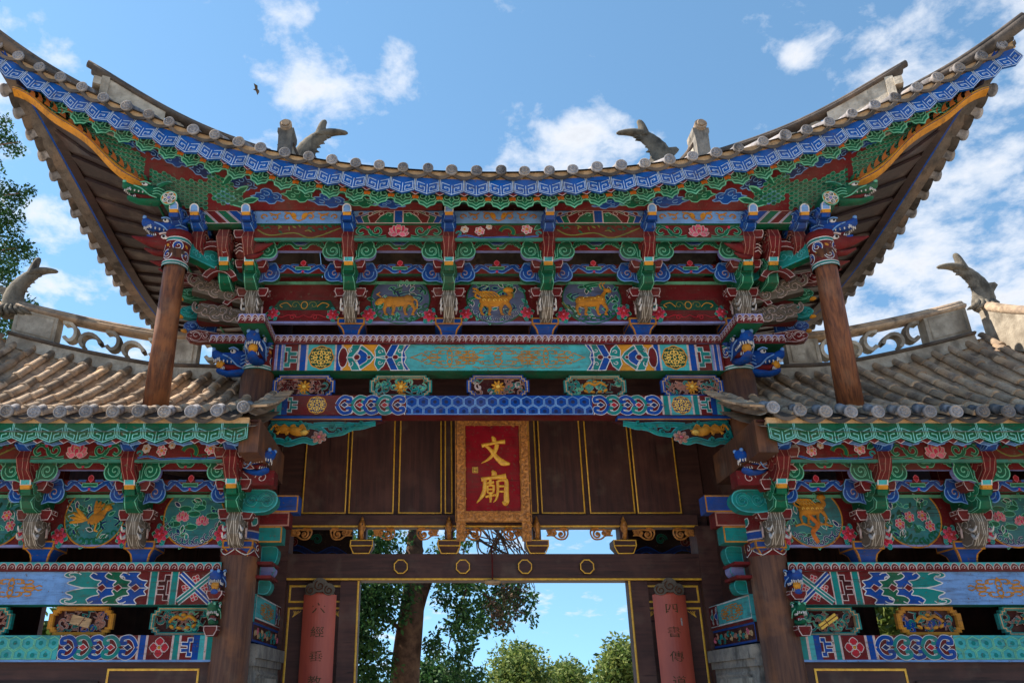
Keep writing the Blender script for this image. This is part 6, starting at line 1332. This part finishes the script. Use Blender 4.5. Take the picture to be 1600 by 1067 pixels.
def tree(name, label, base, trunk, branches, clumps, n, size, mat, droop=0, seed=1, group=None, extra=None):
    e = empty(name, base); tag(e, label, 'tree', group); m = MB()
    m.tube(spline([tuple(p) for p, _ in trunk], 4), [trunk[min(i // 4, len(trunk) - 1)][1] + (trunk[min(i // 4 + 1, len(trunk) - 1)][1] - trunk[min(i // 4, len(trunk) - 1)][1]) * (i % 4) / 4 for i in range(4 * (len(trunk) - 1) + 1)], (1, 1, 1), 12); ob('trunk', m, 'bark', e)
    if branches:
        m = MB()
        for pts_, r in branches: q = spline([tuple(p) for p in pts_], 4); m.tube(q, [r * (1 - .8 * i / len(q)) for i in range(len(q))], (1, 1, 1), 6)
        ob('branches', m, 'bark', e)
    leaves('crown', clumps, n, size, mat, e, droop, seed)
    if extra: leaves('crown', *extra[:4], e, *extra[4:])
    return e
TY = 13.0
def clump_px(lst, Y, r, seed, dy=1.2):
    rn = random.Random(seed); o_ = []
    for u, v, k in lst: p = at(u, v, Y + rn.uniform(-dy, dy)); o_.append((p, r * k))
    return o_
rn = random.Random(12)
left_cl = clump_px([(rn.uniform(520, 612), rn.uniform(835, 1010), rn.uniform(.5, 1.0)) for _ in range(30)] + [(rn.uniform(560, 606), rn.uniform(985, 1090), rn.uniform(.3, .5)) for _ in range(14)], TY, .85, 1)
right_cl = clump_px([(rn.uniform(676, 800), rn.uniform(880, 985), rn.uniform(.25, .6)) for _ in range(40)] + [(rn.uniform(672, 750), rn.uniform(985, 1085), rn.uniform(.25, .5)) for _ in range(22)] + [(rn.uniform(780, 832), rn.uniform(900, 965), rn.uniform(.2, .4)) for _ in range(14)] + [(rn.uniform(670, 730), rn.uniform(835, 870), .35) for _ in range(6)], TY, .62, 2)
brown_cl = clump_px([(rn.uniform(760, 835), rn.uniform(895, 975), rn.uniform(.3, .55)) for _ in range(16)] + [(rn.uniform(690, 780), rn.uniform(850, 880), .3) for _ in range(8)], TY - .6, .6, 3, .4)
tb = at(628, 1085, TY); tb.z = 0; T0 = [(tb, .5)] + [(at(u, v, TY), r) for u, v, r in ((632, 1066, .36), (638, 1000, .34), (644, 950, .3), (647, 910, .27), (648, 860, .24), (650, 760, .2), (660, 640, .15))]
brs = [([at(645, 985, TY), at(660, 930, TY), at(686, 870, TY), at(720, 800, TY)], .2), ([at(650, 1000, TY), at(600, 960, TY), at(560, 900, TY)], .08), ([at(720, 820, TY), at(760, 850, TY), at(800, 870, TY - .5), at(826, 900, TY - .6)], .05), ([at(730, 790, TY), at(770, 820, TY), at(795, 868, TY), at(810, 950, TY)], .05), ([at(700, 850, TY), at(730, 900, TY), at(715, 960, TY), at(700, 1010, TY)], .06), ([at(690, 880, TY), at(760, 930, TY), at(790, 985, TY)], .05), ([at(575, 1000, TY), at(590, 1030, TY), at(612, 1062, TY)], .03), ([at(720, 800, TY), at(745, 830, TY), at(752, 862, TY), at(800, 875, TY)], .04)]
for k in range(26):
    a = at(rn.uniform(735, 800), rn.uniform(800, 845), TY + rn.uniform(-.4, .4)); u, v = rn.uniform(745, 840), rn.uniform(850, 930); b = at(u, v, TY); brs.append(([a, (a + b) / 2 + Vector((rn.uniform(-.3, .3), 0, rn.uniform(-.2, .2))), b], .022))
tree('cypress_tree', 'big dark cypress with a thick leaning trunk seen through the doorway', (tb.x, TY, 0), T0, brs, left_cl + right_cl, 26000, .066, 'leaf_dark', .5, 4, None, (brown_cl, 900, .06, 'leaf_brown', .6, 6))
def crown_px(x0, x1, y0, y1, Y, n, r, seed):
    q = random.Random(seed); o_ = []
    for _ in range(n):
        a, b = q.uniform(-1, 1), q.uniform(0, 1); y = y0 + (y1 - y0) * (b * .75 + .25 * a * a); o_.append((at((x0 + x1) / 2 + (x1 - x0) / 2 * a * (.35 + .65 * b), y, Y + q.uniform(-1, 1)), r * q.uniform(.5, 1)))
    return o_
for k, (lab, x0, x1, y0, y1, Y, n, r, sd, mat) in enumerate((('round pale green tree low in the doorway right of the cypress', 758, 868, 1020, 1112, 26, 34, 1.0, 21, 'leaf_light'), ('small rounded bush-like tree between the two pale trees in the doorway', 858, 912, 1042, 1110, 30, 18, .8, 22, 'leaf_light'), ('narrow pale green tree at the right edge of the doorway opening', 930, 1012, 1006, 1112, 22, 30, .8, 23, 'leaf_light'), ('low green tree in front of the cypress foot', 560, 770, 1052, 1120, 18, 26, .8, 24, 'leaf_dark'))):
    c = at((x0 + x1) / 2, (y0 + y1) / 2, Y); b = Vector((c.x, Y, 0)); cl = crown_px(x0, x1, y0, y1, Y, n, r, sd)
    tree('broadleaf_tree', lab, b, [(b, .2), (b + Vector((.05, 0, 1)), .16), (c, .08)], [([Vector((c.x, Y, 1.2)), (c + q[0]) / 2, q[0]], .04) for q in cl[::4]], cl, 11000, .095, mat, 0, sd, 'trees beyond the doorway')
# tall tree at the left edge
cl = clump_px([(u, v, k) for u, v, k in ((-35, 215, .9), (6, 215, .45), (22, 232, .4), (-28, 265, .8), (12, 300, .5), (30, 310, .4), (-25, 330, 1.0), (10, 345, .7), (38, 395, .5), (20, 390, .6), (-20, 400, 1.0), (8, 425, .55), (-25, 460, 1.0), (30, 490, .5), (44, 478, .35), (5, 190, .35), (46, 300, .3), (-45, 170, .9), (20, 500, .5), (-10, 520, .8))], 10.0, .75, 5, .5)
b = Vector((at(-60, 400, 10).x, 10, 0))
tree('pine_tree', 'tall dark green tree at the left edge behind the fish finial', b, [(b, .3), (b + Vector((0, 0, 4)), .24), (at(-55, 300, 10), .16), (at(-50, 160, 10), .06)], [([at(-55, v + 20, 10), at(-15, v, 10), at(30, v - 8, 10)], .035) for v in (230, 310, 395, 490)], cl, 13000, .055, 'leaf_dark', .3, 8)
# shrubs seen through the wings
for f, lab in ((-1, 'bright green shrub glimpsed through the gap beside the gold-framed panel on the left wing'), (1, 'dim green shrub glimpsed through the gap between carved panels on the right wing')):
    b = Vector((f * 6.6, 6.5, 0)); cl = [(b + Vector((rn.uniform(-1.4, 1.4), rn.uniform(-.6, .6), rn.uniform(.6, 3.4))), rn.uniform(.4, .6)) for _ in range(16)]
    e = tree('garden_shrub', lab, b, [(b, .08), (b + Vector((0, 0, 1)), .06), (b + Vector((0, 0, 2.4)), .03)], None, cl, 5000, .12, 'leaf_light', 0, 30 + f, 'shrubs behind the wings'); e['category'] = 'shrub'
# ---- a bird in flight
c = at(401, 141, 14); m = MB(); m.loft([[c + Vector((x, r * cos(2 * pi * k / 8), r * sin(2 * pi * k / 8) - x * .25)) for k in range(8)] for x, r in ((-.13, .005), (-.08, .025), (0, .035), (.06, .025), (.1, .004))], C['dgrey'])
bird = ob('bird', m, 'paint'); tag(bird, 'small dark bird flying in the blue sky left of the gate roof', 'bird')
for s in (-1, 1): m = MB(); q = [c + Vector((.04, s * .02, .01)), c + Vector((.06, s * .16, .05)), c + Vector((-.04, s * .3, .03)), c + Vector((-.05, s * .14, .04)), c + Vector((-.05, s * .02, .01))]; a_ = [m.V(x) for x in q]; b_ = [m.V(x + Vector((0, 0, .008))) for x in q]; m.F(a_, C['dgrey']); m.F(b_, C['dgrey']); [m.F([a_[i], a_[(i + 1) % 5], b_[(i + 1) % 5], b_[i]], C['dgrey']) for i in range(5)]; ob('wing', m, 'paint', bird)
